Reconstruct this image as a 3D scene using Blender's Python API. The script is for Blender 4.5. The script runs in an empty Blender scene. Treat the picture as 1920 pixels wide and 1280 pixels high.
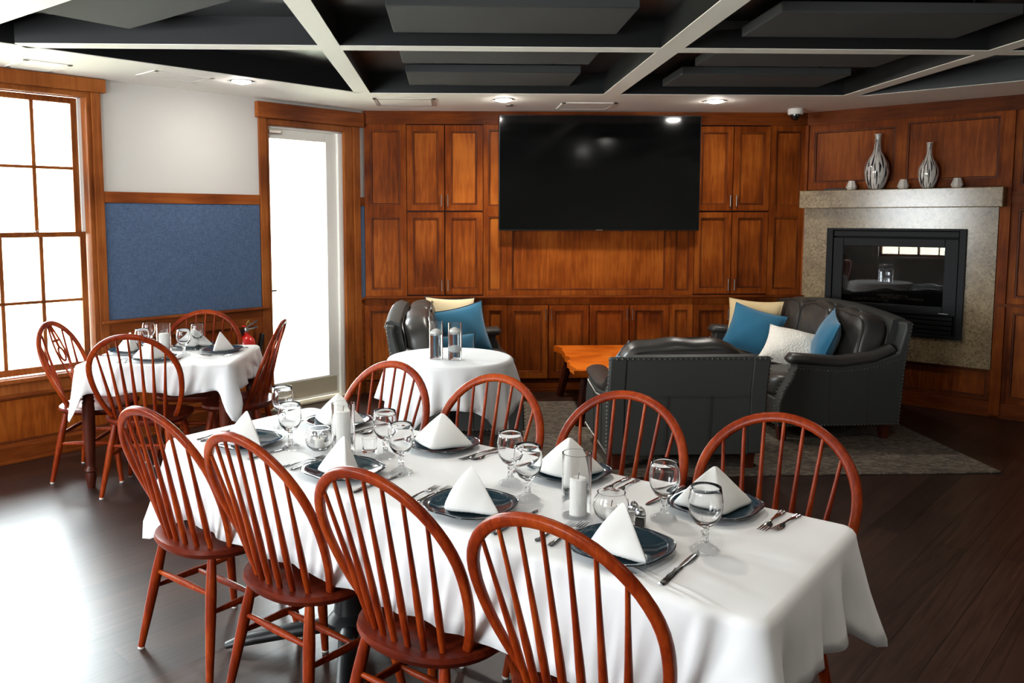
import bpy, math, random
from mathutils import Vector, Matrix
from math import sin, cos, pi, radians as R
random.seed(7)
sc = bpy.context.scene
COL = sc.collection

# ------------------------------------------------------------------ camera, world, light, exposure
F_PX, PX, PY, YAW, PITCH, HCAM = 1545., 900., 547., .0365, .0900, 1.60
cam_d = bpy.data.cameras.new('camera'); cam = bpy.data.objects.new('camera', cam_d); COL.objects.link(cam)
cam_d.sensor_width = 36.; cam_d.lens = 36. * F_PX / 1920.
cam_d.shift_x = (960 - PX) / 1920.; cam_d.shift_y = (PY - 640) / 1920.
cam_d.clip_start = .05; cam_d.clip_end = 400
cam.location = (0, 0, HCAM); cam.rotation_euler = (pi / 2 - PITCH, 0, -YAW)
sc.camera = cam
sc.view_settings.view_transform = 'Standard'; sc.view_settings.look = 'None'
sc.view_settings.gamma = 1.; sc.view_settings.use_curve_mapping = False
sc.view_settings.exposure = 1.78
sc.cycles.use_denoising = True
sc.cycles.max_bounces = 10; sc.cycles.diffuse_bounces = 5; sc.cycles.glossy_bounces = 4
sc.cycles.transmission_bounces = 10; sc.cycles.transparent_max_bounces = 12
sc.cycles.sample_clamp_indirect = 6.0

SKY = 12.0
w = bpy.data.worlds.new('sky'); sc.world = w; w.use_nodes = True
bg = w.node_tree.nodes['Background']; bg.inputs[0].default_value = (.90, .96, 1.0, 1); bg.inputs[1].default_value = SKY

S2 = 2 ** -.5
CLX, CRX, DY = -.77, 3.26, 7.5
ZC, ZT = 2.545, 2.70
FRAMES = {'T': ((0, DY), 0.), 'E': ((CLX, DY), pi / 4), 'F': ((CRX, DY), -pi / 4), 'W': ((0, 0), 0.)}
def fr(k, u=0., y=0., z=0.):
    (ox, oy), a = FRAMES[k]
    return (ox + cos(a) * u - sin(a) * y, oy + sin(a) * u + cos(a) * y, z), a

def portal(name, k, u, y, z, sx, sz, flip):
    d = bpy.data.lights.new(name, 'AREA'); d.shape = 'RECTANGLE'; d.size = sx; d.size_y = sz
    d.cycles.is_portal = True
    o = bpy.data.objects.new(name, d); COL.objects.link(o)
    loc, a = fr(k, u, y, z); o.location = loc
    o.rotation_euler = (R(90) if not flip else R(-90), 0, a)   # light looks along local -z
    return o
# daylight comes in through the window and door openings (sampling portals, no light of their own)
EA, EB = -3.52, -2.40            # window opening along the left wall
DA, DB = -1.06, -.205            # door opening
portal('daylight_portal', 'E', (EA + EB) / 2, .18, 1.49, EB - EA, 1.9, True)
portal('daylight_portal', 'E', -4.42, .18, 1.49, 1., 1.9, True)
portal('daylight_portal', 'E', (DA + DB) / 2, .18, 1.2, DB - DA, 2.3, True)

# ------------------------------------------------------------------ helpers
class MB:
    def __init__(s): s.v = []; s.f = []; s.mi = {}; s.extra = []
    def add(s, vs, fs):
        b = len(s.v); s.v += [tuple(p) for p in vs]; s.f += [tuple(b + i for i in f) for f in fs]; return s
    def box(s, x0, x1, y0, y1, z0, z1):
        return s.add([(x0,y0,z0),(x1,y0,z0),(x1,y1,z0),(x0,y1,z0),(x0,y0,z1),(x1,y0,z1),(x1,y1,z1),(x0,y1,z1)],
                     [(0,3,2,1),(4,5,6,7),(0,1,5,4),(1,2,6,5),(2,3,7,6),(3,0,4,7)])
    def prism(s, poly, d0, d1, axis='z'):
        n = len(poly)
        def m(p, d):
            return {'z': (p[0], p[1], d), 'x': (d, p[0], p[1]), 'y': (p[0], d, p[1])}[axis]
        vs = [m(p, d0) for p in poly] + [m(p, d1) for p in poly]
        fs = [tuple(range(n - 1, -1, -1)), tuple(range(n, 2 * n))] + [(i, (i + 1) % n, n + (i + 1) % n, n + i) for i in range(n)]
        return s.add(vs, fs)
    def lathe(s, prof, c=(0, 0, 0), seg=24, cap=True, fn=None):
        vs = []; fs = []; n = len(prof)
        for r, z in prof:
            for k in range(seg):
                a = 2 * pi * k / seg; q = r * (fn(a, z) if fn else 1)
                vs.append((c[0] + q * cos(a), c[1] + q * sin(a), c[2] + z))
        for i in range(n - 1):
            for k in range(seg):
                k2 = (k + 1) % seg
                fs.append((i * seg + k, i * seg + k2, (i + 1) * seg + k2, (i + 1) * seg + k))
        if cap:
            fs.append(tuple(range(seg - 1, -1, -1))); fs.append(tuple((n - 1) * seg + k for k in range(seg)))
        return s.add(vs, fs)
    def tube(s, pts, rad, seg=8, flat=None, up=None, cap=True, close=False, sq=2.):
        """swept section; rad = number/list; flat=(a,b) section half sizes multiply, 'up' fixes the section's b axis"""
        pts = [Vector(p) for p in pts]; n = len(pts)
        if not isinstance(rad, (list, tuple)): rad = [rad] * n
        vs = []; fs = []; prev = None
        for i, p in enumerate(pts):
            if close: t = pts[(i + 1) % n] - pts[i - 1]
            else: t = pts[min(i + 1, n - 1)] - pts[max(i - 1, 0)]
            t.normalize()
            if up is not None:
                b = Vector(up); b = (b - t * b.dot(t)).normalized()
            else:
                b = prev if prev is not None else (Vector((0, 0, 1)) if abs(t.z) < .9 else Vector((1, 0, 0)))
                b = (b - t * b.dot(t)).normalized()
            prev = b; a = t.cross(b)
            fa, fb = flat if flat else (1, 1)
            for k in range(seg):
                g = 2 * pi * k / seg + (pi / seg)
                q_ = (abs(cos(g)) ** sq + abs(sin(g)) ** sq) ** (-1 / sq)
                vs.append(p + a * (cos(g) * q_ * rad[i] * fa) + b * (sin(g) * q_ * rad[i] * fb))
        m = n if close else n - 1
        for i in range(m):
            j = (i + 1) % n
            for k in range(seg):
                k2 = (k + 1) % seg
                fs.append((i * seg + k, i * seg + k2, j * seg + k2, j * seg + k))
        if cap and not close:
            fs.append(tuple(range(seg - 1, -1, -1))); fs.append(tuple((n - 1) * seg + k for k in range(seg)))
        return s.add(vs, fs)
    def grid(s, fn, nu, nv, cu=False, cv=False):
        vs = [fn(i / (nu if cu else nu - 1), j / (nv if cv else nv - 1)) for i in range(nu) for j in range(nv)]
        fs = []
        for i in range(nu if cu else nu - 1):
            for j in range(nv if cv else nv - 1):
                i2 = (i + 1) % nu; j2 = (j + 1) % nv
                fs.append((i * nv + j, i2 * nv + j, i2 * nv + j2, i * nv + j2))
        return s.add(vs, fs)
    def softbox(s, c, size, puff=.25, p=4., n=9, rot=None, fn=None):
        """an upholstered block: superellipsoid box whose faces belly out"""
        hx, hy, hz = [q / 2 for q in size]; vs = []; fs = []; idx = {}
        def put(q):
            key = tuple(round(t, 5) for t in q)
            if key in idx: return idx[key]
            x, y, z = q
            m = (abs(x) ** p + abs(y) ** p + abs(z) ** p) ** (1 / p)
            mx = max(abs(x), abs(y), abs(z)); k = mx / m
            X, Y, Z = x * k, y * k, z * k
            Zs = Z * (1 + puff * (1 - X * X) * (1 - Y * Y)); Ys = Y * (1 + puff * .35 * (1 - X * X) * (1 - Z * Z)); Xs = X * (1 + puff * .15 * (1 - Y * Y) * (1 - Z * Z))
            v = Vector((Xs * hx, Ys * hy, Zs * hz))
            if fn: v = fn(v)
            if rot: v = rot @ v
            idx[key] = len(vs); vs.append(tuple(v + Vector(c))); return idx[key]
        for ax in range(3):
            for sg in (-1, 1):
                for i in range(n):
                    for j in range(n):
                        q = []
                        for (a, b) in ((i, j), (i + 1, j), (i + 1, j + 1), (i, j + 1)):
                            t = [0, 0, 0]; t[ax] = sg; t[(ax + 1) % 3] = -1 + 2 * a / n; t[(ax + 2) % 3] = -1 + 2 * b / n
                            q.append(put(tuple(t)))
                        fs.append(tuple(q) if sg > 0 else tuple(q[::-1]))
        return s.add(vs, fs)
    def dots(s, pts, r):
        for p in pts:
            x, y, z = p
            s.add([(x-r,y,z),(x+r,y,z),(x,y-r,z),(x,y+r,z),(x,y,z-r),(x,y,z+r)],
                  [(0,2,5),(2,1,5),(1,3,5),(3,0,5),(2,0,4),(1,2,4),(3,1,4),(0,3,4)])
        return s
    def build(s, name, mat, parent=None, frame=None, bevel=0., smooth=35, sub=0, loc=None, rot=None):
        me = bpy.data.meshes.new(name); me.from_pydata(s.v, [], s.f); me.update()
        o = bpy.data.objects.new(name, me); COL.objects.link(o)
        if mat: me.materials.append(mat)
        for e_ in s.extra: me.materials.append(e_)
        for i_, k_ in s.mi.items(): me.polygons[i_].material_index = k_
        if smooth:
            me.shade_smooth()
            if smooth < 180: me.set_sharp_from_angle(angle=R(smooth))
        if parent: o.parent = parent
        if frame: o.location, a = frame; o.rotation_euler = (0, 0, a)
        if loc: o.location = loc
        if rot: o.rotation_euler = rot
        if bevel:
            b = o.modifiers.new('bevel', 'BEVEL'); b.width = bevel; b.segments = 2; b.limit_method = 'ANGLE'; b.angle_limit = R(50)
        if sub:
            m = o.modifiers.new('sub', 'SUBSURF'); m.levels = sub; m.render_levels = sub
        return o

def tag(o, label, cat, group=None, kind=None):
    o['label'] = label; o['category'] = cat
    if group: o['group'] = group
    if kind: o['kind'] = kind
    return o
def struct(o, label=None):
    o['kind'] = 'structure'
    if label: o['label'] = label
    return o
def thing(name, label, cat, loc=(0, 0, 0), rotz=0., group=None, rot=None):
    o = bpy.data.objects.new(name, None); COL.objects.link(o); o.empty_display_size = .1
    o.location = loc; o.rotation_euler = rot if rot else (0, 0, rotz)
    return tag(o, label, cat, group)
def kids(o): return [c for c in bpy.data.objects if c.parent == o]
def dup(root, loc, rotz, label, group=None):
    def cp(o, par):
        c = o.copy(); COL.objects.link(c); c.parent = par
        for ch in kids(o): cp(ch, c)
        return c
    r = cp(root, None); r.location = loc; r.rotation_euler = (0, 0, rotz); r['label'] = label
    if group: r['group'] = group
    return r

# ------------------------------------------------------------------ materials
def lin(r, g, b):
    f = lambda c: c / 12.92 if c <= .04045 else ((c + .055) / 1.055) ** 2.4
    return (f(r / 255), f(g / 255), f(b / 255), 1)
def new(name):
    m = bpy.data.materials.new(name); m.use_nodes = True
    nt = m.node_tree; return m, nt, nt.nodes['Principled BSDF']
def plain(name, c, rough=.5, metal=0., spec=.5, coat=0., sheen=0., bump=None):
    m, nt, b = new(name)
    b.inputs['Base Color'].default_value = c; b.inputs['Roughness'].default_value = rough
    b.inputs['Metallic'].default_value = metal; b.inputs['Specular IOR Level'].default_value = spec
    b.inputs['Coat Weight'].default_value = coat; b.inputs['Coat Roughness'].default_value = .12
    b.inputs['Sheen Weight'].default_value = sheen
    if bump:
        sca, st, dist = bump
        tc = nt.nodes.new('ShaderNodeTexCoord'); n = nt.nodes.new('ShaderNodeTexNoise'); bp = nt.nodes.new('ShaderNodeBump')
        n.inputs['Scale'].default_value = sca; n.inputs['Detail'].default_value = 4
        bp.inputs['Strength'].default_value = st; bp.inputs['Distance'].default_value = dist
        nt.links.new(tc.outputs['Object'], n.inputs['Vector']); nt.links.new(n.outputs['Fac'], bp.inputs['Height']); nt.links.new(bp.outputs[0], b.inputs['Normal'])
    return m
def ramp(nt, stops):
    r = nt.nodes.new('ShaderNodeValToRGB'); e = r.color_ramp.elements
    while len(e) < len(stops): e.new(.5)
    for k, (p, c) in enumerate(stops): e[k].position = p; e[k].color = c
    return r
def wood(name, dark, mid, light, scale=(14, 14, 1.2), rough=.42, coat=.0, mott=2.2, bump=.08, mixf=.62, spec=.12):
    """stained wood: long grain plus broad mottling, shifted per object"""
    m, nt, b = new(name); N = nt.nodes.new; L = nt.links.new
    tc = N('ShaderNodeTexCoord'); oi = N('ShaderNodeObjectInfo'); ad = N('ShaderNodeVectorMath'); ad.operation = 'ADD'
    sc_ = N('ShaderNodeVectorMath'); sc_.operation = 'SCALE'; sc_.inputs['Scale'].default_value = 13.
    cmb = N('ShaderNodeCombineXYZ')
    for i in range(3): L(oi.outputs['Random'], cmb.inputs[i])
    L(cmb.outputs[0], sc_.inputs[0]); L(tc.outputs['Object'], ad.inputs[0]); L(sc_.outputs[0], ad.inputs[1])
    mp = N('ShaderNodeMapping'); mp.inputs['Scale'].default_value = scale; L(ad.outputs[0], mp.inputs[0])
    n1 = N('ShaderNodeTexNoise'); n1.inputs['Scale'].default_value = 3.; n1.inputs['Detail'].default_value = 6; n1.inputs['Distortion'].default_value = .6; L(mp.outputs[0], n1.inputs['Vector'])
    n2 = N('ShaderNodeTexNoise'); n2.inputs['Scale'].default_value = mott; n2.inputs['Detail'].default_value = 3; L(ad.outputs[0], n2.inputs['Vector'])
    mx = N('ShaderNodeMix'); mx.inputs[0].default_value = mixf; L(n1.outputs['Fac'], mx.inputs[2]); L(n2.outputs['Fac'], mx.inputs[3])
    rp = ramp(nt, [(.34, dark), (.5, mid), (.66, light)]); L(mx.outputs[0], rp.inputs[0]); L(rp.outputs[0], b.inputs['Base Color'])
    b.inputs['Roughness'].default_value = rough; b.inputs['Coat Weight'].default_value = coat; b.inputs['Coat Roughness'].default_value = .18; b.inputs['Specular IOR Level'].default_value = spec
    bp = N('ShaderNodeBump'); bp.inputs['Strength'].default_value = bump; bp.inputs['Distance'].default_value = .002
    L(n1.outputs['Fac'], bp.inputs['Height']); L(bp.outputs[0], b.inputs['Normal'])
    return m
M = {}
M['cab'] = wood('cherry_cabinet', lin(80, 33, 11), lin(118, 55, 17), lin(148, 78, 27), mott=2.6, spec=.05)
M['field'] = wood('cherry_panel_field', lin(86, 37, 12), lin(128, 62, 19), lin(160, 88, 31), mott=2.0, spec=.07)
M['dark_mould'] = wood('cherry_moulding_dark', lin(62, 27, 10), lin(90, 41, 14), lin(116, 57, 20), spec=.12)
M['cab_h'] = wood('cherry_rail', lin(72, 31, 11), lin(102, 48, 17), lin(126, 63, 24), scale=(1.2, 14, 14), spec=.06)
M['trim_v'] = wood('cherry_trim', lin(98, 48, 19), lin(134, 72, 30), lin(158, 92, 42), scale=(16, 16, 1.))
M['trim_h'] = wood('cherry_trim_horizontal', lin(92, 43, 17), lin(124, 62, 25), lin(148, 82, 36), scale=(1., 16, 16))
M['chair'] = wood('chair_wood', lin(88, 23, 6), lin(124, 41, 10), lin(152, 62, 19), scale=(26, 26, 2.), rough=.3, coat=.0, mott=5, spec=.13)
M['seat'] = wood('chair_seat_wood', lin(64, 19, 10), lin(90, 29, 15), lin(110, 41, 20), scale=(3, 22, 22), rough=.34, coat=.0, mott=4, spec=.1)
M['dark_wood'] = wood('dark_table_wood', lin(48, 18, 11), lin(70, 29, 18), lin(88, 40, 25), rough=.34, coat=.15)
M['slab'] = wood('slab_wood', lin(160, 66, 12), lin(214, 104, 26), lin(228, 126, 42), scale=(1.5, 10, 10), rough=.34, coat=.15, mott=5)
M['white'] = plain('white_paint', lin(226, 224, 218), .6)
M['wallw'] = plain('white_wall', lin(190, 187, 182), .75, bump=(60, .05, .002))
M['lip'] = plain('white_ceiling_paint', lin(238, 234, 225), .7)
M['black'] = plain('black_ceiling_paint', lin(27, 27, 27), .38)
M['baffle'] = plain('charcoal_fabric', lin(62, 62, 62), .95, bump=(400, .3, .001))
M['cloth'] = plain('white_cloth', lin(231, 231, 231), .85, sheen=.15, bump=(500, .08, .0006))
M['napkin'] = plain('white_napkin', lin(228, 227, 223), .85, sheen=.15, bump=(600, .1, .0006))
M['leather'] = plain('black_leather', lin(60, 57, 54), .36, spec=.5, bump=(45, .12, .004))
M['leather_back'] = plain('black_leather_panel', lin(62, 63, 60), .5, spec=.3, bump=(120, .12, .002))
M['nail'] = plain('steel_nailhead', lin(176, 172, 166), .3, .9)
M['chrome'] = plain('polished_steel', lin(205, 205, 208), .14, 1.)
M['nickel'] = plain('brushed_nickel', lin(170, 165, 158), .3, 1.)
M['plate'] = plain('teal_glass', lin(38, 60, 72), .07, coat=.6)
M['rim'] = plain('dark_glass_rim', lin(14, 20, 24), .05, coat=.8)
M['wax'] = plain('candle_wax', lin(246, 244, 238), .5)
M['wick'] = plain('wick', lin(60, 56, 52), .9)
M['iron'] = plain('black_iron', lin(20, 21, 22), .42)
M['insert'] = plain('black_steel', lin(16, 16, 17), .5, spec=.18)
M['firebox'] = plain('firebox_lining', lin(14, 14, 14), .8)
M['screen'] = plain('black_screen', lin(6, 7, 7), .1, spec=.3)
M['bezel'] = plain('dark_bezel', lin(40, 40, 42), .35, .6)
M['plastic_w'] = plain('white_plastic', lin(228, 226, 220), .4)
M['plastic_k'] = plain('black_plastic', lin(18, 18, 20), .3)
M['dome'] = plain('smoked_dome', lin(14, 14, 16), .05, coat=1.)
M['red'] = plain('red_enamel', lin(206, 24, 16), .25, coat=.5)
M['yellow'] = plain('brass_yellow', lin(190, 170, 90), .35, .5)
M['label'] = plain('paper_label', lin(226, 224, 214), .7)
M['ceramic'] = plain('white_ceramic', lin(206, 200, 192), .25, coat=.4)
M['teal'] = plain('teal_velvet', lin(22, 98, 130), .9, sheen=.4, bump=(300, .15, .001))
M['cream'] = plain('cream_fabric', lin(226, 208, 168), .9, sheen=.2, bump=(350, .2, .001))
M['beige'] = plain('beige_fabric', lin(214, 190, 144), .9, bump=(350, .2, .001))
M['piping_cord'] = plain('dark_cord', lin(40, 44, 50), .8)
M['steel_sheet'] = plain('kick_plate_metal', lin(206, 196, 172), .35, .3)
M['deck'] = plain('deck_boards', lin(196, 194, 188), .8)
M['lawn'] = plain('lawn', lin(168, 166, 140), .95)
M['hillm'] = plain('wooded_hill', lin(150, 140, 120), .95, bump=(2, .6, .5))
M['glide'] = plain('nylon_glide', lin(210, 205, 198), .5)

def emit(name, c, s):
    m = bpy.data.materials.new(name); m.use_nodes = True; nt = m.node_tree; nt.nodes.clear()
    o = nt.nodes.new('ShaderNodeOutputMaterial'); e = nt.nodes.new('ShaderNodeEmission')
    e.inputs[0].default_value = c; e.inputs[1].default_value = s; nt.links.new(e.outputs[0], o.inputs[0]); return m
M['lamp'] = emit('lamp_glow', (1, .95, .88, 1), 80)
M['lamp_dim'] = emit('lamp_glow_dimmed', (1, .95, .88, 1), 22)
def glass(name, ior=1.45, rough=0., c=(1, 1, 1, 1)):
    m, nt, b = new(name); nt.nodes.remove(b); g = nt.nodes.new('ShaderNodeBsdfGlass'); g.inputs['IOR'].default_value = ior
    g.inputs['Roughness'].default_value = rough; g.inputs['Color'].default_value = c
    nt.links.new(g.outputs[0], nt.nodes['Material Output'].inputs[0]); return m
def sheet_glass(name, tint=(1, 1, 1, 1), ior=1.45, boost=1.):
    """thin sheet or blown wall: clear with Fresnel reflection"""
    m, nt, b = new(name); nt.nodes.remove(b); N = nt.nodes.new; L = nt.links.new
    t = N('ShaderNodeBsdfTransparent'); t.inputs[0].default_value = tint; g = N('ShaderNodeBsdfGlossy'); g.inputs['Roughness'].default_value = .01
    f = N('ShaderNodeFresnel'); f.inputs[0].default_value = ior; mx = N('ShaderNodeMixShader')
    mu = N('ShaderNodeMath'); mu.operation = 'MULTIPLY'; mu.use_clamp = True; mu.inputs[1].default_value = boost
    L(f.outputs[0], mu.inputs[0]); L(mu.outputs[0], mx.inputs[0]); L(t.outputs[0], mx.inputs[1]); L(g.outputs[0], mx.inputs[2]); L(mx.outputs[0], nt.nodes['Material Output'].inputs[0])
    return m
M['pane'] = sheet_glass('window_glass', (.97, .99, .98, 1))
M['fireglass'] = sheet_glass('fireplace_glass', (.6, .6, .6, 1), 1.5, 1.6)
M['glass'] = glass('clear_glass')
def bumpy_glass():
    m = glass('pressed_glass', 1.5); nt = m.node_tree; g = nt.nodes['Glass BSDF']
    tc = nt.nodes.new('ShaderNodeTexCoord'); v = nt.nodes.new('ShaderNodeTexVoronoi'); v.inputs['Scale'].default_value = 95; b = nt.nodes.new('ShaderNodeBump')
    b.inputs['Strength'].default_value = .9; b.inputs['Distance'].default_value = .004
    nt.links.new(tc.outputs['Object'], v.inputs['Vector']); nt.links.new(v.outputs['Distance'], b.inputs['Height']); nt.links.new(b.outputs[0], g.inputs['Normal']); return m
M['pressed'] = bumpy_glass()
M['blown'] = sheet_glass('blown_glass', (.97, .98, .98, 1), 1.5, 1.5)
M['water'] = glass('water', 1.33, 0., (.95, .98, 1, 1))

def mat_floor():
    m, nt, b = new('dark_plank_floor'); N = nt.nodes.new; L = nt.links.new
    tc = N('ShaderNodeTexCoord'); mp = N('ShaderNodeMapping'); mp.inputs['Rotation'].default_value = (0, 0, R(-45)); L(tc.outputs['Object'], mp.inputs[0])
    br = N('ShaderNodeTexBrick'); br.offset = .37; br.inputs['Scale'].default_value = 1.; br.inputs['Brick Width'].default_value = 1.22; br.inputs['Row Height'].default_value = .15
    br.inputs['Mortar Size'].default_value = .0016; br.inputs['Bias'].default_value = 0.
    br.inputs['Color1'].default_value = lin(38, 25, 21); br.inputs['Color2'].default_value = lin(58, 40, 33); br.inputs['Mortar'].default_value = lin(20, 13, 11); L(mp.outputs[0], br.inputs[0])
    m2 = N('ShaderNodeMapping'); m2.inputs['Scale'].default_value = (1.2, 26, 1); L(mp.outputs[0], m2.inputs[0])
    n = N('ShaderNodeTexNoise'); n.inputs['Scale'].default_value = 2.; n.inputs['Detail'].default_value = 6; n.inputs['Distortion'].default_value = .8; L(m2.outputs[0], n.inputs['Vector'])
    rp = ramp(nt, [(.3, (.55, .5, .48, 1)), (.7, (1.35, 1.25, 1.2, 1))]); L(n.outputs['Fac'], rp.inputs[0])
    mx = N('ShaderNodeMix'); mx.data_type = 'RGBA'; mx.blend_type = 'MULTIPLY'; mx.inputs[0].default_value = 1.; L(br.outputs['Color'], mx.inputs[6]); L(rp.outputs[0], mx.inputs[7]); L(mx.outputs[2], b.inputs['Base Color'])
    b.inputs['Roughness'].default_value = .36; b.inputs['Specular IOR Level'].default_value = .5
    bp = N('ShaderNodeBump'); bp.inputs['Strength'].default_value = .25; bp.inputs['Distance'].default_value = .002; L(n.outputs['Fac'], bp.inputs['Height'])
    bp2 = N('ShaderNodeBump'); bp2.invert = True; bp2.inputs['Strength'].default_value = .4; bp2.inputs['Distance'].default_value = .002; L(br.outputs['Fac'], bp2.inputs['Height']); L(bp.outputs[0], bp2.inputs['Normal']); L(bp2.outputs[0], b.inputs['Normal'])
    return m
M['floor'] = mat_floor()
def mat_marble():
    m, nt, b = new('fossil_marble'); N = nt.nodes.new; L = nt.links.new
    tc = N('ShaderNodeTexCoord')
    n1 = N('ShaderNodeTexNoise'); n1.inputs['Scale'].default_value = 34; n1.inputs['Detail'].default_value = 8; n1.inputs['Distortion'].default_value = 1.8; L(tc.outputs['Object'], n1.inputs['Vector'])
    n2 = N('ShaderNodeTexNoise'); n2.inputs['Scale'].default_value = 5; n2.inputs['Detail'].default_value = 3; L(tc.outputs['Object'], n2.inputs['Vector'])
    vo = N('ShaderNodeTexVoronoi'); vo.feature = 'DISTANCE_TO_EDGE'; vo.inputs['Scale'].default_value = 16; L(n1.outputs['Color'], vo.inputs['Vector'])
    rp = ramp(nt, [(.3, lin(100, 84, 62)), (.5, lin(142, 124, 94)), (.74, lin(168, 150, 118))]); L(n1.outputs['Fac'], rp.inputs[0])
    r2 = ramp(nt, [(.35, (.78, .72, .7, 1)), (.65, (1.05, 1.03, 1., 1))]); L(n2.outputs['Fac'], r2.inputs[0])
    mx = N('ShaderNodeMix'); mx.data_type = 'RGBA'; mx.blend_type = 'MULTIPLY'; mx.inputs[0].default_value = 1.; L(rp.outputs[0], mx.inputs[6]); L(r2.outputs[0], mx.inputs[7])
    L(mx.outputs[2], b.inputs['Base Color']); b.inputs['Roughness'].default_value = .16; return m
M['marble'] = mat_marble()
def mat_rug():
    m, nt, b = new('mottled_rug'); N = nt.nodes.new; L = nt.links.new
    tc = N('ShaderNodeTexCoord'); mp = N('ShaderNodeMapping'); mp.inputs['Scale'].default_value = (14, 34, 14); L(tc.outputs['Object'], mp.inputs[0])
    n = N('ShaderNodeTexNoise'); n.inputs['Scale'].default_value = 1.; n.inputs['Detail'].default_value = 3; n.inputs['Distortion'].default_value = 1.6; L(mp.outputs[0], n.inputs['Vector'])
    rp = ramp(nt, [(.42, lin(74, 66, 58)), (.5, lin(98, 88, 76)), (.6, lin(122, 110, 96))]); L(n.outputs['Fac'], rp.inputs[0]); L(rp.outputs[0], b.inputs['Base Color'])
    b.inputs['Roughness'].default_value = .95
    f = N('ShaderNodeTexNoise'); f.inputs['Scale'].default_value = 260; L(tc.outputs['Object'], f.inputs['Vector'])
    bp = N('ShaderNodeBump'); bp.inputs['Strength'].default_value = .5; bp.inputs['Distance'].default_value = .004; L(f.outputs['Fac'], bp.inputs['Height']); L(bp.outputs[0], b.inputs['Normal'])
    return m
M['rug'] = mat_rug()
def mat_weave(name, c1, c2, sca=150):
    m, nt, b = new(name); N = nt.nodes.new; L = nt.links.new
    tc = N('ShaderNodeTexCoord'); out = []
    for s3 in ((sca * .12, sca, sca), (sca, sca, sca * .12)):
        mp = N('ShaderNodeMapping'); mp.inputs['Scale'].default_value = s3; L(tc.outputs['Object'], mp.inputs[0])
        n = N('ShaderNodeTexNoise'); n.inputs['Scale'].default_value = 1.; n.inputs['Detail'].default_value = 2; L(mp.outputs[0], n.inputs['Vector']); out.append(n)
    mx = N('ShaderNodeMix'); mx.inputs[0].default_value = .5; L(out[0].outputs['Fac'], mx.inputs[2]); L(out[1].outputs['Fac'], mx.inputs[3])
    rp = ramp(nt, [(.4, c1), (.6, c2)]); L(mx.outputs[0], rp.inputs[0]); L(rp.outputs[0], b.inputs['Base Color']); b.inputs['Roughness'].default_value = .9
    return m
M['blue'] = mat_weave('blue_woven_fabric', lin(58, 76, 102), lin(76, 97, 126), 230)
def mat_stripe():
    m, nt, b = new('striped_glaze'); N = nt.nodes.new; L = nt.links.new
    tc = N('ShaderNodeTexCoord'); sp = N('ShaderNodeSeparateXYZ'); L(tc.outputs['Object'], sp.inputs[0])
    at = N('ShaderNodeMath'); at.operation = 'ARCTAN2'; L(sp.outputs[1], at.inputs[0]); L(sp.outputs[0], at.inputs[1])
    cm = N('ShaderNodeCombineXYZ'); mu = N('ShaderNodeMath'); mu.operation = 'MULTIPLY'; mu.inputs[1].default_value = 4.2; L(at.outputs[0], mu.inputs[0])
    mz = N('ShaderNodeMath'); mz.operation = 'MULTIPLY'; mz.inputs[1].default_value = 5.; L(sp.outputs[2], mz.inputs[0]); L(mu.outputs[0], cm.inputs[0]); L(mz.outputs[0], cm.inputs[1])
    n = N('ShaderNodeTexNoise'); n.inputs['Scale'].default_value = 1.3; n.inputs['Detail'].default_value = 2; L(cm.outputs[0], n.inputs['Vector'])
    rp = ramp(nt, [(.45, lin(30, 34, 40)), (.5, lin(214, 208, 200))]); L(n.outputs['Fac'], rp.inputs[0]); L(rp.outputs[0], b.inputs['Base Color'])
    b.inputs['Roughness'].default_value = .12; b.inputs['Coat Weight'].default_value = .6; return m
M['stripe'] = mat_stripe()
def mat_textured_white():
    m, nt, b = new('white_knit'); N = nt.nodes.new; L = nt.links.new
    tc = N('ShaderNodeTexCoord'); vo = N('ShaderNodeTexVoronoi'); vo.inputs['Scale'].default_value = 70; L(tc.outputs['Object'], vo.inputs['Vector'])
    rp = ramp(nt, [(.1, lin(250, 246, 238)), (.7, lin(232, 226, 214))]); L(vo.outputs['Distance'], rp.inputs[0]); L(rp.outputs[0], b.inputs['Base Color']); b.inputs['Roughness'].default_value = .95
    bp = N('ShaderNodeBump'); bp.inputs['Strength'].default_value = .8; bp.inputs['Distance'].default_value = .006; bp.invert = True; L(vo.outputs['Distance'], bp.inputs['Height']); L(bp.outputs[0], b.inputs['Normal']); return m
M['knit'] = mat_textured_white()

# ------------------------------------------------------------------ the room shell
# plan: left wall (E) and fireplace wall (F) at 45 degrees, media wall (T) cutting the corner between them
EW, FW, EBK, FFR = -5.848, 7.608, -1.9, 3.4      # rotated-rectangle bounds: f of left wall, e of fireplace wall, e of rear wall, f of far right wall
def xy(e, f): return ((e + f) * S2, (e - f) * S2)
plan = [(CLX, DY), xy(EBK, EW), xy(EBK, FFR), xy(FW, FFR), (CRX, DY)]
o = MB().prism([xy(EBK - .2, EW - .2), xy(EBK - .2, FFR + .2), xy(FW + .2, FFR + .2), xy(FW + .2, EW - .2)], -.08, 0).build('floor', M['floor'], smooth=0); struct(o)
o = MB().prism([xy(EBK - .2, EW - .2), xy(EBK - .2, FFR + .2), xy(FW + .2, FFR + .2), xy(FW + .2, EW - .2)], ZT, ZT + .08).build('ceiling', M['black'], smooth=0); struct(o)
# media wall behind the cabinets
o = MB().box(CLX, CRX, .03, .2, 0, ZT).build('wall_back', M['wallw'], frame=fr('T'), smooth=0); struct(o)
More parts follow.
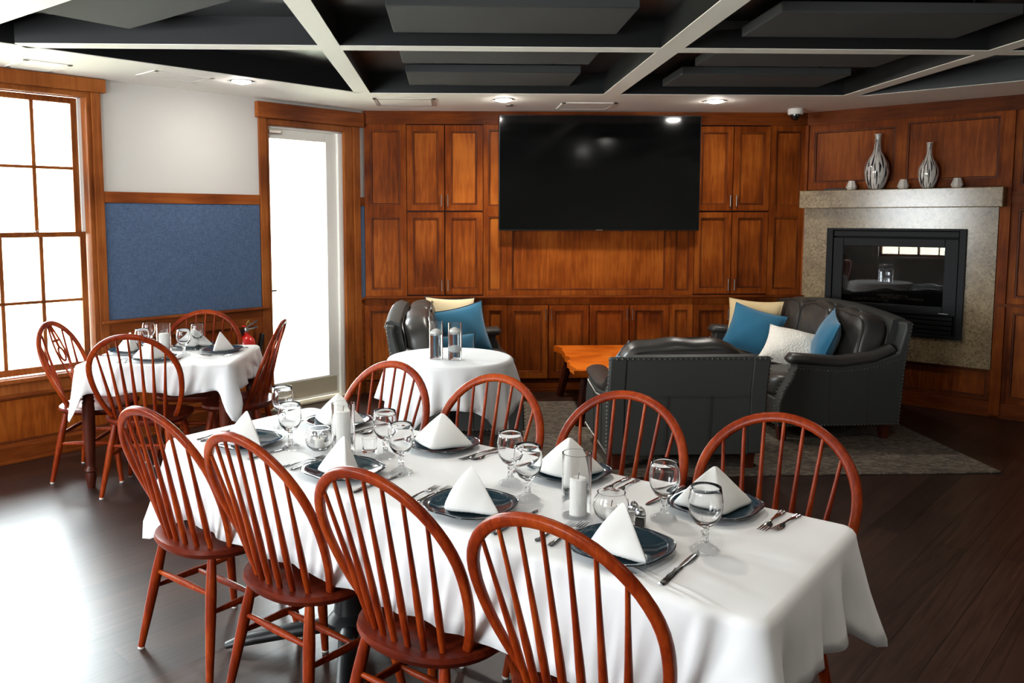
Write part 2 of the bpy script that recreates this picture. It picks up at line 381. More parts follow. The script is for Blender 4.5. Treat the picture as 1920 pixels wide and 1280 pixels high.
# left wall with the door and two windows
mb = MB(); WZ0, WZ1 = .54, 2.44
e0 = -6.66
ops = [(DA, DB, 0, 2.36), (EA, EB, WZ0, WZ1), (-4.92, -3.92, WZ0, WZ1)]
cur = .3
for a, b_, z0, z1 in ops:
    mb.box(b_, cur, 0, .18, 0, ZT)
    mb.box(a, b_, 0, .18, z1, ZT)
    if z0 > 0: mb.box(a, b_, 0, .18, 0, z0)
    cur = a
mb.box(e0 - .2, cur, 0, .18, 0, ZT)
struct(mb.build('wall_left', M['wallw'], frame=fr('E'), smooth=0))
struct(MB().box(-.1, 7.0 + FFR, 0.02, .2, 0, ZT).build('wall_right', M['cab'], frame=fr('F'), smooth=0))
# rear wall (behind the camera) with two windows; wall at the far right
FRAMES['B'] = (xy(EBK, EW), -pi / 4)       # u runs along +f from the left wall, local -y is outside
FRAMES['S'] = (xy(EBK, FFR), pi / 4)
mb = MB(); cur = -.2; LB = FFR - EW
REARW = [(.6, 2.0), (3.5, 4.7)]
for a, b_ in REARW:
    mb.box(cur, a, -.18, 0, 0, ZT); mb.box(a, b_, -.18, 0, 0, .85); mb.box(a, b_, -.18, 0, 2.25, ZT); cur = b_
mb.box(cur, LB + .2, -.18, 0, 0, ZT)
struct(mb.build('wall_front', M['wallw'], frame=fr('B'), smooth=0))
struct(MB().box(-.2, FW - EBK + .2, -.18, 0, 0, ZT).build('wall_side', M['wallw'], frame=fr('S'), smooth=0))
for k, (a, b_) in enumerate(REARW):
    portal('daylight_portal', 'B', (a + b_) / 2, -.18, 1.55, b_ - a, 1.4, False)
    mb = MB()
    for x0, x1 in ((a, a + .05), (b_ - .05, b_), ((a + b_) / 2 - .02, (a + b_) / 2 + .02)): mb.box(x0, x1, -.12, -.07, .85, 2.25)
    for z0, z1 in ((.85, .9), (2.2, 2.25), (1.53, 1.57)): mb.box(a, b_, -.12, -.07, z0, z1)
    for q in (.25, .75): mb.box(a + (b_ - a) * q - .01, a + (b_ - a) * q + .01, -.11, -.08, .85, 2.25)
    for q in (1.2, 1.9): mb.box(a, b_, -.11, -.08, q - .01, q + .01)
    struct(mb.build('window_%d' % (k + 3), M['trim_v'], frame=fr('B'), smooth=0))

# white soffit ring and coffer beams, black above
def slabpoly(name, poly, label):
    body = MB().prism(poly, ZC + .004, ZT).build(name, M['black'], smooth=0); struct(body, label)
    MB().prism(poly, ZC, ZC + .004).build('white_underside', M['lip'], body, smooth=0)
SE, SF, SY = 7.11, 9.67, 6.43           # inner edges: y-x, x+y, y
we, wf = DY - CLX, CRX + DY
iL = (SY - SE, SY); iR = (SF - SY, SY)
lf = 2.07                                # x+y of the band crossing at the left
pA = ((lf - SE) / 2, (lf + SE) / 2)
far_r = (7.4, SF - 7.4)
slabpoly('trim_1', [(CLX, DY), iL, iR, (CRX, DY)], 'white ceiling soffit along the media wall')
slabpoly('trim_2', [(CLX, DY), ((-1.2 - we) / 2, (-1.2 + we) / 2), ((-1.2 - SE) / 2, (-1.2 + SE) / 2), iL], 'white ceiling soffit along the left wall')
slabpoly('trim_3', [(CRX, DY), iR, far_r, (7.4, wf - 7.4)], 'white ceiling soffit along the fireplace wall')
bp_ = lambda f, o=0: xy(1.432 + .086 * (f + 4.55) - o, f)
slabpoly('trim_4', [bp_(-5.03), bp_(-1.2), bp_(-1.2, .3), bp_(-5.03, .3)], 'white ceiling band crossing diagonally at the left')
n = 5
YB0, YB1 = 4.69, 4.81
for x0, x1 in ((-.725, -.605), (1.188, 1.318), (3.07, 3.19)):
    yb = min(SY, SF - x1) if x1 > 3 else SY
    o = MB().box(x0, x1, .6, yb, ZC + .004, ZT).build('trim_%d' % n, M['black'], smooth=0); struct(o, 'white-bottomed ceiling beam running towards the media wall')
    MB().box(x0, x1, .6, yb, ZC, ZC + .004).build('white_underside', M['lip'], o, smooth=0); n += 1
for x0, x1 in ((YB0 - SE + .05, -.725), (-.605, 1.188), (1.318, 3.07), (3.19, SF - YB1 + .05)):
    o = MB().box(x0, x1, YB0, YB1, ZC + .004, ZT).build('trim_%d' % n, M['black'], smooth=0); struct(o, 'white-bottomed ceiling cross beam parallel to the media wall')
    MB().box(x0, x1, YB0, YB1, ZC, ZC + .004).build('white_underside', M['lip'], o, smooth=0); n += 1
# acoustic panels hung in the coffers
def baffle(x0, x1, y0, y1, label, rot=None, c=None):
    g = 'charcoal acoustic panels hung under the black ceiling'
    if rot is None: c = ((x0 + x1) / 2, (y0 + y1) / 2); rot = 0
    t = thing('acoustic_panel', label, 'acoustic panel', (c[0], c[1], 2.60), rot, g)
    hx, hy = (x1 - x0) / 2, (y1 - y0) / 2
    MB().box(-hx, hx, -hy, hy, 0, .055).build('panel', M['baffle'], t, bevel=.006)
    mb = MB()
    for sx in (-.7, .7):
        for sy in (-.6, .6): mb.lathe([(.006, .055), (.006, ZT - 2.60)], (sx * hx, sy * hy, 0), 6)
    mb.build('hanger', M['iron'], t)
baffle(-.303, .917, 4.03, 4.60, 'charcoal acoustic panel cut by the top edge, in the middle coffer before the cross beam')
baffle(-.303, .917, 4.93, 5.50, 'charcoal acoustic panel partly behind the cross beam, in the coffer before the television')
baffle(-.303, .917, 5.82, 6.39, 'charcoal acoustic panel nearest the television downlight, fully inside the middle coffer')
baffle(1.625, 2.84, 4.08, 4.64, 'large dark acoustic panel at the top right, in front of the cross beam')
baffle(1.63, 2.85, 4.95, 5.53, 'dark acoustic panel partly hidden by the cross beam in the right coffer')
baffle(1.63, 2.84, 5.84, 6.375, 'dark acoustic panel in the right coffer nearest the ceiling camera')
_c = Vector((-1.638, 4.596)); _t = Vector((S2, -S2)); _t2 = Vector((-S2, -S2))
_q = _c + _t * .9 + _t2 * .42
baffle(-.9, .9, -.42, .42, 'pale grey acoustic panel set diagonally at the top left near the window', rot=-pi / 4 + .07, c=(_q.x, _q.y))

# ------------------------------------------------------------------ panelled joinery
def panel(mb, x0, x1, z0, z1, y, st, thick=.02, dep=.015, mold=.018, top=None, bot=None):
    """frame-and-panel front: outer face at y, recessed field behind a sloping moulding"""
    t_ = top or st; b_ = bot or st
    def ring(dx, dt, db, yy): return [(x0 + dx, yy, z0 + db), (x1 - dx, yy, z0 + db), (x1 - dx, yy, z1 - dt), (x0 + dx, yy, z1 - dt)]
    rs = [ring(0, 0, 0, y + thick), ring(0, 0, 0, y), ring(st, t_, b_, y), ring(st + .002, t_ + .002, b_ + .002, y + .004), ring(st + mold * .7, t_ + mold * .7, b_ + mold * .7, y + .004), ring(st + mold, t_ + mold, b_ + mold, y + dep)]
    vs = [p for r in rs for p in r]; fs = []
    for i in range(len(rs) - 1):
        for k in range(4):
            k2 = (k + 1) % 4; fs.append((i * 4 + k, i * 4 + k2, i * 4 + 4 + k2, i * 4 + 4 + k))
    l = (len(rs) - 1) * 4; fs.append((l, l + 1, l + 2, l + 3))
    n0 = len(mb.f); mb.add(vs, fs)
    mb.extra = [M['field'], M['dark_mould']]
    for q in range(8, 20): mb.mi[n0 + q] = 2          # moulding faces in a darker tone than the frame
    mb.mi[n0 + len(fs) - 1] = 1
def handle(parent, x, z, ln, y, name='handle'):
    MB().tube([(x, y, z - ln / 2), (x, y - .03, z - ln / 2), (x, y - .03, z + ln / 2), (x, y, z + ln / 2)], .005, 8).build(name, M['nickel'], parent)
def cab_door(t, x0, x1, z0, z1, y, hx, hz, hl=.1):
    mb = MB(); panel(mb, x0 + .005, x1 - .005, z0 + .005, z1 - .005, y, .05)
    d = mb.build('door', M['cab'], t, smooth=0); handle(d, hx, hz, hl, y)
def tall_unit(x0, xm, x1, label):
    t = thing('tall_cabinet', label, 'cabinet', fr('T', (x0 + x1) / 2, 0, .89)[0], 0, 'tall cabinets on the media wall')
    c = (x0 + x1) / 2; x0, xm, x1 = x0 - c, xm - c, x1 - c; z = -.89
    MB().box(x0 + .001, x1 - .001, .004, .02, .0, 2.43 + z).build('body', M['dark_wood'], t, smooth=0)  # dark carcass colour stands in for shade in the door gaps
    for a, b_, hx in ((x0, xm, xm - .028), (xm, x1, xm + .028)):
        cab_door(t, a, b_, 1.658 + z, 2.425 + z, -.024, hx, 1.75 + z)
        cab_door(t, a, b_, .897 + z, 1.652 + z, -.024, hx, .985 + z)
def fixed_panel(name, x0, x1, z0, z1, spl, st, label, sub=None):
    t = thing(name, label, 'wall panel', fr('T', (x0 + x1) / 2, 0, z0)[0], 0, 'fixed panels of the media wall')
    c = (x0 + x1) / 2; mb = MB()
    zs = [z0] + spl + [z1]
    for i in range(len(zs) - 1): panel(mb, x0 - c + .001, x1 - c - .001, zs[i] - z0, zs[i + 1] - z0, -.022, st, .042)
    mb.build('panelling', M['cab'], t, smooth=0)
tall_unit(-.388, -.045, .303, 'tall cherry cabinet with four panelled doors, left of the television')
tall_unit(2.234, 2.58, 2.92, 'tall cherry cabinet with four panelled doors, right of the television')
fixed_panel('wall_panel', -.765, -.388, .89, 2.43, [1.655], .055, 'two-part cherry wall panel at the left end, beside the glass door')
fixed_panel('wall_panel', .303, .517, .89, 2.43, [1.655], .045, 'narrow cherry wall panel just under the left edge of the television')
fixed_panel('wall_panel', .517, 2.02, .89, 2.43, [], .045, 'broad plain cherry wall panel directly beneath the television')
fixed_panel('wall_panel', 2.02, 2.234, .89, 2.43, [], .04, 'narrow cherry wall panel just under the right edge of the television')
fixed_panel('wall_panel', 2.92, 3.255, .89, 2.43, [1.655], .05, 'two-part cherry wall panel at the right end, beside the mantelpiece')
struct(MB().box(CLX, CRX, -.03, .02, 2.43, ZC).box(CLX, CRX, -.036, .02, 2.43, 2.445).build('trim_30', M['cab_h'], frame=fr('T'), smooth=0), 'cherry frieze board above the cabinets')
t = tag(MB().box(CLX - .005, CRX, -.065, .02, .866, .889).build('ledge', M['cab_h'], frame=fr('T'), bevel=.006), 'long cherry ledge running across above the low cupboards', 'ledge')
# low cupboards
def low_unit(x0, xm, x1, label):
    c = (x0 + x1) / 2; t = thing('low_cabinet', label, 'cabinet', fr('T', c, 0, .11)[0], 0, 'low cabinets under the ledge')
    z = -.11; MB().box(x0 - c + .001, x1 - c - .001, -.016, .02, 0, .81 + z).box(x0 - c + .001, x1 - c - .001, -.03, .02, .81 + z, .866 + z).build('body', M['cab'], t, smooth=0)
    for a, b_, hx in ((x0, xm, xm - .026), (xm, x1, xm + .026)): cab_door(t, a - c, b_ - c, .122 + z, .805 + z, -.044, hx - c, .714 + z)
low_unit(-.388, -.04, .303, 'low cherry cabinet half hidden behind the left leather sofa')
low_unit(.522, .898, 1.274, 'low cherry cabinet between the left sofa and the slab table')
low_unit(1.274, 1.643, 2.014, 'low cherry cabinet behind the orange slab table')
low_unit(2.233, 2.579, 2.92, 'low cherry cabinet half hidden behind the beige cushion')
for x0, x1, lb in ((-.775, -.388, 'low cherry end panel beside the glass door'), (.303, .522, 'narrow low cherry panel right behind the left sofa arm'), (2.014, 2.233, 'narrow low cherry panel right of the slab table'), (2.92, 3.25, 'low cherry panel in the corner behind the right sofa')):
    t = thing('wall_panel', lb, 'wall panel', fr('T', (x0 + x1) / 2, 0, .11)[0], 0, 'fixed panels of the media wall'); mb = MB(); h = (x1 - x0) / 2
    panel(mb, -h + .001, h - .001, .012, .695, -.044, .05, .06); mb.box(-h, h, -.022, .02, .695, .756); mb.build('panelling', M['cab'], t, smooth=0)
struct(MB().box(CLX, CRX, -.03, .02, .02, .11).box(CLX, CRX, -.045, .02, 0, .022).build('baseboard_back', M['cab_h'], frame=fr('T'), smooth=0))

# television
t = thing('television', 'huge black wall-mounted television reflecting a downlight', 'television', fr('T', 1.342, -.12, 1.482)[0], 0)
hw, hh = .905, 1.022
MB().box(-hw, hw, 0, .035, 0, hh).build('housing', M['bezel'], t, bevel=.004)
MB().box(-hw + .008, hw - .008, -.002, .002, .012, hh - .008).build('screen', M['screen'], t, smooth=0)
MB().box(-.35, .35, .035, .10, .25, .75).build('wall_bracket', M['iron'], t, smooth=0)
MB().box(-.03, .03, -.004, .002, .002, .010).build('logo', M['nickel'], t, smooth=0)
MB().box(.19, .215, -.002, .02, -.008, .0).build('sensor', M['plastic_k'], t, smooth=0)

# ------------------------------------------------------------------ left wall joinery, door, window
k = 'E'
mb = MB().box(-2.32, -1.085, -.022, 0, 1.702, 1.78).box(-.065, 0, -.022, 0, 1.702, 1.78)
struct(mb.build('trim_31', M['trim_h'], frame=fr(k), bevel=.003, smooth=0), 'cherry rail between white wall and blue panel')
mb = MB().box(-2.37, -1.03, -.045, 0, .857, .877).box(-2.32, -1.08, -.02, 0, .80, .857).box(-.065, .0, -.03, 0, .857, .877)
struct(mb.build('trim_32', M['trim_h'], frame=fr(k), bevel=.004, smooth=0), 'cherry chair rail under the blue panel')
mb = MB(); panel(mb, -2.32, -1.08, .11, .80, -.018, .07, .018); mb.box(-.065, 0, -.018, 0, 0, .857)
struct(mb.build('trim_33', M['trim_h'], frame=fr(k), smooth=0), 'cherry wainscot between window and door')
mb = MB(); panel(mb, -5.2, -2.32, .11, .45, -.018, .02, .018); mb.box(-6.6, -5.2, -.018, 0, 0, .877)
struct(mb.build('trim_34', M['trim_h'], frame=fr(k), smooth=0), 'cherry wainscot under the window')
mb = MB().box(-6.6, -1.08, -.03, 0, .015, .11).box(-6.6, -1.08, -.045, 0, 0, .02)
struct(mb.build('baseboard_left', M['cab_h'], frame=fr(k), bevel=.004, smooth=0))
for a, b_, lb in ((-2.318, -1.088, 'large blue woven fabric panel between the window and the glass door'), (-.063, -.012, 'narrow blue fabric strip between the glass door and the cabinets')):
    o = MB().box(-(b_ - a) / 2, (b_ - a) / 2, -.014, 0, 0, .823).build('fabric_panel', M['blue'], smooth=0); o.location, _a = fr(k, (a + b_) / 2, -.001, .879); o.rotation_euler = (0, 0, _a)
    tag(o, lb, 'wall panel')
# door casing and door
mb = MB().box(-1.08, -1.015, -.028, 0, 0, 2.395).box(-.128, -.063, -.028, 0, 0, 2.395)
mb.box(-1.06, -1.045, 0, .10, 0, 2.36).box(-.215, -.128, -.006, .005, 0, 2.395).box(-.215, -.203, 0, .10, 0, 2.36)
mb.box(-1.015, -.128, 0, .10, 2.345, 2.36).box(-1.015, -.985, -.01, .005, 0, 2.395).box(-1.0, -.2, -.01, .005, 2.35, 2.395)
struct(mb.build('trim_35', M['trim_v'], frame=fr(k), bevel=.003, smooth=0), 'cherry door casing')
struct(MB().box(-1.105, -.025, -.05, 0, 2.395, 2.52).build('trim_36', M['trim_h'], frame=fr(k), bevel=.006, smooth=0), 'cherry header board over the glass door')
struct(MB().box(-1.04, -.215, -.03, .18, 0, .025).build('trim_37', M['steel_sheet'], frame=fr(k), bevel=.008, smooth=0), 'metal door threshold')
d = struct(MB().box(-1.058, -1.044, .03, .12, .025, 2.345).box(-.262, -.212, .03, .12, .025, 2.345).box(-1.058, -.212, .03, .12, 2.325, 2.345).build('door_1', M['white'], frame=fr(k), bevel=.002, smooth=0))
mb = MB(); x0, x1, z0, z1 = -1.042, -.268, .03, 2.322
mb.box(x0, x0 + .10, .05, .095, z0, z1).box(x1 - .11, x1, .05, .095, z0, z1).box(x0 + .10, x1 - .11, .05, .095, z1 - .075, z1).box(x0 + .10, x1 - .11, .05, .095, z0, z0 + .18)
dl = mb.build('door_leaf', M['white'], d, bevel=.004, smooth=0)
MB().box(x0 + .10, x1 - .11, .07, .074, z0 + .18, z1 - .075).build('pane', M['pane'], dl, smooth=0)
MB().box(x0 + .02, x1 - .03, .046, .05, .06, .195).build('kick_plate', M['steel_sheet'], dl, smooth=0)
MB().box(x0 + .08, x0 + .2, .02, .05, 2.285, 2.312).build('door_closer', M['nickel'], dl, bevel=.004, smooth=0)
MB().tube([(x0 + .05, .05, 1.0), (x0 + .05, .0, 1.0), (x0 + .05, -.005, 1.0), (x0 + .10, -.005, 1.0)], .009, 8).build('door_handle', M['nickel'], dl)
# windows: double-hung, four-light wide
def window(nm, A, B):
    mb = MB().box(B + .02, B + .08, -.026, 0, .45, 2.45).box(A - .08, A - .02, -.026, 0, .45, 2.45)
    mb.box(B - .012, B + .02, -.008, .10, .54, 2.45).box(A - .02, A + .012, -.008, .10, .54, 2.45).box(A, B, -.008, .10, 2.415, 2.45)
    mb.box(A - .11, B + .112, -.045, 0, 2.45, 2.54)
    mb.box(A - .06, B + .06, -.05, .04, .525, .552).box(A - .06, B + .06, -.02, 0, .45, .525)
    wd = struct(mb.build(nm, M['trim_v'], frame=fr(k), bevel=.003, smooth=0))
    MB().box(B - .034, B - .012, .085, .15, 1.49, 2.415).box(A + .012, A + .034, .085, .15, 1.49, 2.415).build('sash_track', M['white'], wd, smooth=0)
    a, b_ = A + .03, B - .034
    def sash(name, y, z0, z1, xa, xb, nv, nh, st, tr, brl):
        m = MB().box(xa, xa + st, y, y + .035, z0, z1).box(xb - st, xb, y, y + .035, z0, z1).box(xa + st, xb - st, y, y + .035, z1 - tr, z1).box(xa + st, xb - st, y, y + .035, z0, z0 + brl)
        gx0, gx1, gz0, gz1 = xa + st, xb - st, z0 + brl, z1 - tr
        for i in range(1, nv): x = gx0 + (gx1 - gx0) * i / nv; m.box(x - .012, x + .012, y + .006, y + .028, gz0, gz1)
        for i in range(1, nh): z = gz0 + (gz1 - gz0) * i / nh; m.box(gx0, gx1, y + .006, y + .028, z - .010, z + .010)
        s_ = m.build(name, M['trim_v'], wd, bevel=.002, smooth=0)
        MB().box(gx0, gx1, y + .016, y + .019, gz0, gz1).build('pane', M['pane'], s_, smooth=0)
        return s_
    sash('upper_sash', .10, 1.468, 2.415, a - .006, b_, 4, 2, .04, .04, .03)
    ls = sash('lower_sash', .06, .555, 1.502, a - .012, b_ + .012, 4, 2, .04, .034, .045)
    MB().lathe([(.014, 0), (.014, .008), (.006, .014)], ((A + B) / 2 + .22, .07, 1.502), 10).build('sash_lock', M['nickel'], ls)
window('window_1', EA, EB)
window('window_2', -4.92, -3.92)
# fire extinguisher on the left wall
loc, a = fr(k, -1.295, -.112, .37)
t = thing('fire_extinguisher', 'small red fire extinguisher hung low on the wall beside the glass door', 'fire extinguisher', loc, a)
MB().lathe([(.064, 0), (.069, .008), (.069, .24), (.062, .275), (.038, .30), (.02, .312), (.02, .33)], seg=24).build('cylinder', M['red'], t)
MB().lathe([(.0695, .09), (.0695, .215)], seg=24, cap=False).build('label', M['label'], t)
vb = MB().lathe([(.016, .325), (.019, .335), (.019, .36), (.013, .372)], seg=12).build('valve', M['nickel'], t)
MB().tube([(0, 0, .37), (.04, -.02, .395), (.09, -.02, .415)], .007, 6).tube([(0, 0, .352), (.05, -.02, .36), (.09, -.02, .37)], .007, 6).build('lever', M['nickel'], vb)
MB().tube([(.0, -.01, .36), (-.008, -.02, .40), (.012, -.02, .425), (.02, -.02, .40)], .004, 6).build('safety_pin', M['yellow'], vb)
MB().lathe([(.018, -.006), (.018, .006)], (-.035, -.03, .385), 12).build('gauge', M['red'], vb)
MB().tube([(-.015, 0, .35), (-.06, -.01, .345), (-.085, -.01, .28), (-.08, -.01, .2), (-.075, -.01, .12)], .009, 8).build('hose', M['plastic_k'], t)
MB().box(.06, .085, -.01, .03, .1, .33).build('nozzle_horn', M['plastic_k'], t, bevel=.004, rot=(0, R(14), 0))
MB().box(-.05, .05, .062, .1, .1, .13).box(-.02, .02, .06, .1, .26, .33).build('wall_bracket', M['iron'], t, smooth=0)

# ------------------------------------------------------------------ outside: deck with white balustrade, lawn, hill
k = 'E'
mb = MB()
for i in range(15): mb.box(-12, 6, .19 + i * .145, .19 + i * .145 + .138, -.06, -.02)
struct(mb.build('deck_floor', M['deck'], frame=fr(k), smooth=0))
loc, a = fr(k, -3, 2.1, -.02)
t = thing('balustrade', 'white balustrade of square balusters along the deck outside', 'railing', loc, a)
MB().box(-8, 8, -.06, .06, 1.05, 1.09).build('top_rail', M['white'], t, smooth=0)
MB().box(-8, 8, -.03, .03, .10, .15).build('bottom_rail', M['white'], t, smooth=0)
bal = None
for i in range(58):
    x = -4.1 + i * .135
    if bal is None: bal = MB().box(-.02, .02, -.02, .02, .15, 1.05).build('baluster', M['white'], t, smooth=0); bal.location = (x, 0, 0)
    else: c = bal.copy(); COL.objects.link(c); c.parent = t; c.location = (x, 0, 0)
struct(MB().box(-60, 60, 2.3, 120, -.5, -.45).build('lawn', M['lawn'], frame=fr(k), smooth=0))
struct(MB().grid(lambda u, v: (-90 + 180 * u, 60 + 60 * v, -.5 + (9 + 7 * sin(u * 9 + .5) + 3 * sin(u * 23)) * sin(pi * min(1, v * 1.0) / 2)), 60, 8).build('hill', M['hillm'], frame=fr(k)))

# ------------------------------------------------------------------ fireplace wall
k = 'F'
mb = MB().box(0, 8, -.03, .02, 2.43, ZC).build('trim_38', M['cab_h'], frame=fr(k), smooth=0); struct(mb, 'cherry frieze board above the mantelpiece')
mb = MB()
panel(mb, .02, .818, 1.85, 2.43, -.02, .06, .04); panel(mb, .818, 1.56, 1.85, 2.43, -.02, .034, .04, bot=.06)
struct(mb.build('trim_39', M['cab'], frame=fr(k), smooth=0), 'cherry panelling above the mantelpiece')
mb = MB().box(.0, .03, -.04, .02, 0, 2.43).box(1.555, 1.63, -.045, .02, 0, 2.43)
struct(mb.build('trim_40', M['cab'], frame=fr(k), bevel=.003, smooth=0), 'cherry pilaster right of the fireplace')
mb = MB(); panel(mb, 1.63, 3.2, .11, .90, -.018, .05, .03); panel(mb, 1.63, 3.2, .92, 1.715, -.018, .05, .03); panel(mb, 1.63, 3.2, 1.80, 2.43, -.018, .05, .03)
mb.box(3.2, 9, -.018, .02, 0, 2.43)
struct(mb.build('trim_41', M['cab'], frame=fr(k), smooth=0), 'cherry wall panelling at the far right')
struct(MB().box(1.56, 9, -.06, .02, .90, .92).box(1.63, 9, -.03, .02, 1.715, 1.80).build('trim_42', M['cab_h'], frame=fr(k), smooth=0), 'cherry rails at the far right')
mb = MB(); panel(mb, .03, 1.555, .12, .40, -.018, .03, .03)
struct(mb.build('trim_43', M['cab_h'], frame=fr(k), smooth=0), 'cherry board under the fireplace stone')
struct(MB().box(.03, 9, -.03, .02, .02, .12).box(.03, 9, -.045, .02, 0, .022).build('baseboard_right', M['cab_h'], frame=fr(k), bevel=.003, smooth=0))
loc, a = fr(k, .79, 0, .385)
t = thing('fireplace', 'black gas fireplace in a polished tan fossil stone surround', 'fireplace', loc, a)
sx0, sx1 = .02 - .79, 1.552 - .79; ix0, ix1 = .235 - .79, 1.342 - .79; iz0, iz1 = .60 - .385, 1.507 - .385; zt = 1.30
mb = MB().box(sx0, ix0, -.05, .02, 0, zt).box(ix1, sx1, -.05, .02, 0, zt).box(ix0, ix1, -.05, .02, 0, iz0).box(ix0, ix1, -.05, .02, iz1, zt)
mb.build('stone_surround', M['marble'], t, smooth=0)
MB().box(.0 - .79 + .02, 1.60 - .79, -.18, .02, 1.682 - .385, 1.838 - .385).build('mantel_shelf', M['marble'], t, bevel=.006, smooth=0)
fx0, fx1 = ix0 + .055, ix1 - .05
mb = MB().box(ix0, fx0, -.07, .0, iz0, iz1).box(fx1, ix1, -.07, 0, iz0, iz1).box(fx0, fx1, -.07, 0, iz1 - .02, iz1).box(fx0, fx1, -.07, 0, iz0, iz0 + .025)
fm = mb.build('insert_frame', M['insert'], t, bevel=.003, smooth=0)
gx0, gx1, gz0, gz1 = fx0 + .09, fx1 - .105, iz0 + .26, iz1 - .155
mb = MB().box(fx0 + .004, gx0, -.062, -.03, iz0 + .19, iz1 - .085).box(gx1, fx1 - .004, -.062, -.03, iz0 + .19, iz1 - .085).box(gx0, gx1, -.062, -.03, gz1, iz1 - .085).box(gx0, gx1, -.062, -.03, iz0 + .19, gz0)
mb.box(fx0 + .004, fx1 - .004, -.058, -.03, iz1 - .072, iz1 - .022)
gd = mb.build('glass_door', M['insert'], t, bevel=.004, smooth=0)
MB().box(gx0, gx1, -.048, -.044, gz0, gz1).build('pane', M['fireglass'], gd, smooth=0)
mb = MB()
for i in range(4): mb.box(fx0 + .004, fx1 - .03, -.06 + .006 * i, -.03, iz0 + .03 + i * .04, iz0 + .03 + i * .04 + .03)
mb.build('louvre', M['insert'], t, bevel=.003, smooth=0)
mb = MB().box(fx0, fx1, .015, .018, iz0 + .02, iz1 - .02)
mb.build('firebox', M['firebox'], t, smooth=0)
for j, (x, l_) in enumerate(((-.18, .3), (.08, .34), (.0, .25))):
    MB().tube([(x - l_ / 2, -.015 - .003 * j, gz0 + .02 + .025 * j), (x, -.016, gz0 + .035 + .02 * j), (x + l_ / 2, -.015, gz0 + .02 + .025 * j)], [.012, .014, .011], 8).build('log', M['rug'], t)
MB().box(fx1 - .13, fx1 - .06, -.0635, -.061, iz0 + .205, iz0 + .211).build('maker_badge', M['nickel'], t, smooth=0)
# things on the mantel
zm = 1.8385
def on_mantel(u, y=-.10): return fr('F', u, y, zm)
def vase_bottle(h, r, label, u):
    loc, a = on_mantel(u, -.10)
    t = thing('bottle_vase', label, 'vase', loc, a, 'striped bottle vases on the mantel')
    p = [(.45, 0), (.62, .03), (.86, .15), (.99, .28), (1.0, .36), (.93, .46), (.72, .56), (.42, .66), (.29, .74), (.245, .84), (.25, .97), (.28, 1.0)]
    inn = [(.2, .99), (.17, .8)]
    MB().lathe([(r * q, h * z) for q, z in p + inn], seg=28).build('body', M['stripe'], t, smooth=60)
    MB().tube([(r * .27 * cos(2 * pi * i / 20), r * .27 * sin(2 * pi * i / 20), h) for i in range(20)], .004, 6, close=True).build('lip', M['ceramic'], t)
vase_bottle(.465, .098, 'taller black and white striped bottle vase on the mantel', .645)
vase_bottle(.37, .077, 'shorter black and white striped bottle vase on the mantel', 1.047)
pot = None
for u, lb in ((.44, 'small pale votive pot on the mantel, left of the taller striped vase'), (.858, 'small pale votive pot on the mantel between the two striped vases'), (1.26, 'small pale votive pot on the mantel, right of the shorter striped vase')):
    loc, a = on_mantel(u, -.09)
    o = MB().lathe([(.034, 0), (.047, .022), (.026, .08), (.023, .08), (.038, .03), (.0, .028)], seg=8).build('votive_pot', M['ceramic'], smooth=0, bevel=.002)
    o.location = loc; o.rotation_euler = (0, 0, a + .3); tag(o, lb, 'votive holder', 'pale votive pots on the mantel')
loc, a = on_mantel(.30, -.08)
t = thing('remote_control', 'flat black remote control lying on the left of the mantel', 'remote control', loc, a)
MB().box(-.1, .1, -.02, .02, 0, .014).build('body', M['plastic_k'], t, bevel=.005)
MB().box(-.08, .06, -.012, .012, .014, .017).build('button_pad', M['iron'], t, smooth=0)

# ------------------------------------------------------------------ ceiling fittings
def downlight(x, y, label, zc=ZC, power=11):
    t = thing('downlight', label, 'ceiling light', (x, y, zc), 0, 'round recessed downlights')
    MB().lathe([(.085, -.004), (.09, -.001), (.09, 0), (.066, 0), (.066, -.004)], seg=28, cap=False).build('trim_ring', M['plastic_w'], t)
    MB().lathe([(.0, -.020), (.03, -.0185), (.055, -.012), (.066, -.003)], seg=28, cap=False).build('lens', M['lamp'] if zc == ZC else M['lamp_dim'], t)
    d = bpy.data.lights.new('downlight_lamp', 'SPOT'); d.energy = power; d.spot_size = R(130); d.spot_blend = .8; d.shadow_soft_size = .07; d.color = (1, .93, .82)
    l = bpy.data.objects.new('downlight_lamp', d); COL.objects.link(l); l.parent = t; l.location = (0, 0, -.03)
downlight(-1.445, 5.90, 'lit downlight above the white wall, left of the glass door', power=1)
downlight(.435, 6.73, 'lit downlight above the left edge of the television', power=28)
downlight(2.162, 6.745, 'lit downlight above the right edge of the television', power=6)
for i_, (x, y) in enumerate(((.3, 3.1), (.3, 1.1), (2.2, 3.1), (2.2, 1.1), (-1.7, 2.9))):
    downlight(x, y, 'lit downlight in the coffered ceiling over the dining area, out of the photo frame', ZT, (12, 7, 13, 13, 7)[i_])
o = MB().lathe([(.0, -.012), (.03, -.011), (.036, 0), (.036, .004)], seg=20, cap=False).build('sprinkler_cover', M['nickel'], loc=(.505, 7.04, ZC)); tag(o, 'small dark round sprinkler cover beside the left television downlight', 'sprinkler')
t = thing('security_camera', 'white dome security camera in the ceiling corner near the fireplace', 'security camera', (3.02, 7.20, ZC))
MB().lathe([(.062, -.002), (.065, -.008), (.065, -.045), (.058, -.052)], seg=28).build('mount', M['plastic_w'], t)
MB().lathe([(.046, -.052), (.045, -.07), (.036, -.09), (.02, -.101), (.0, -.105)], seg=24, cap=False).build('dome', M['dome'], t, smooth=180)
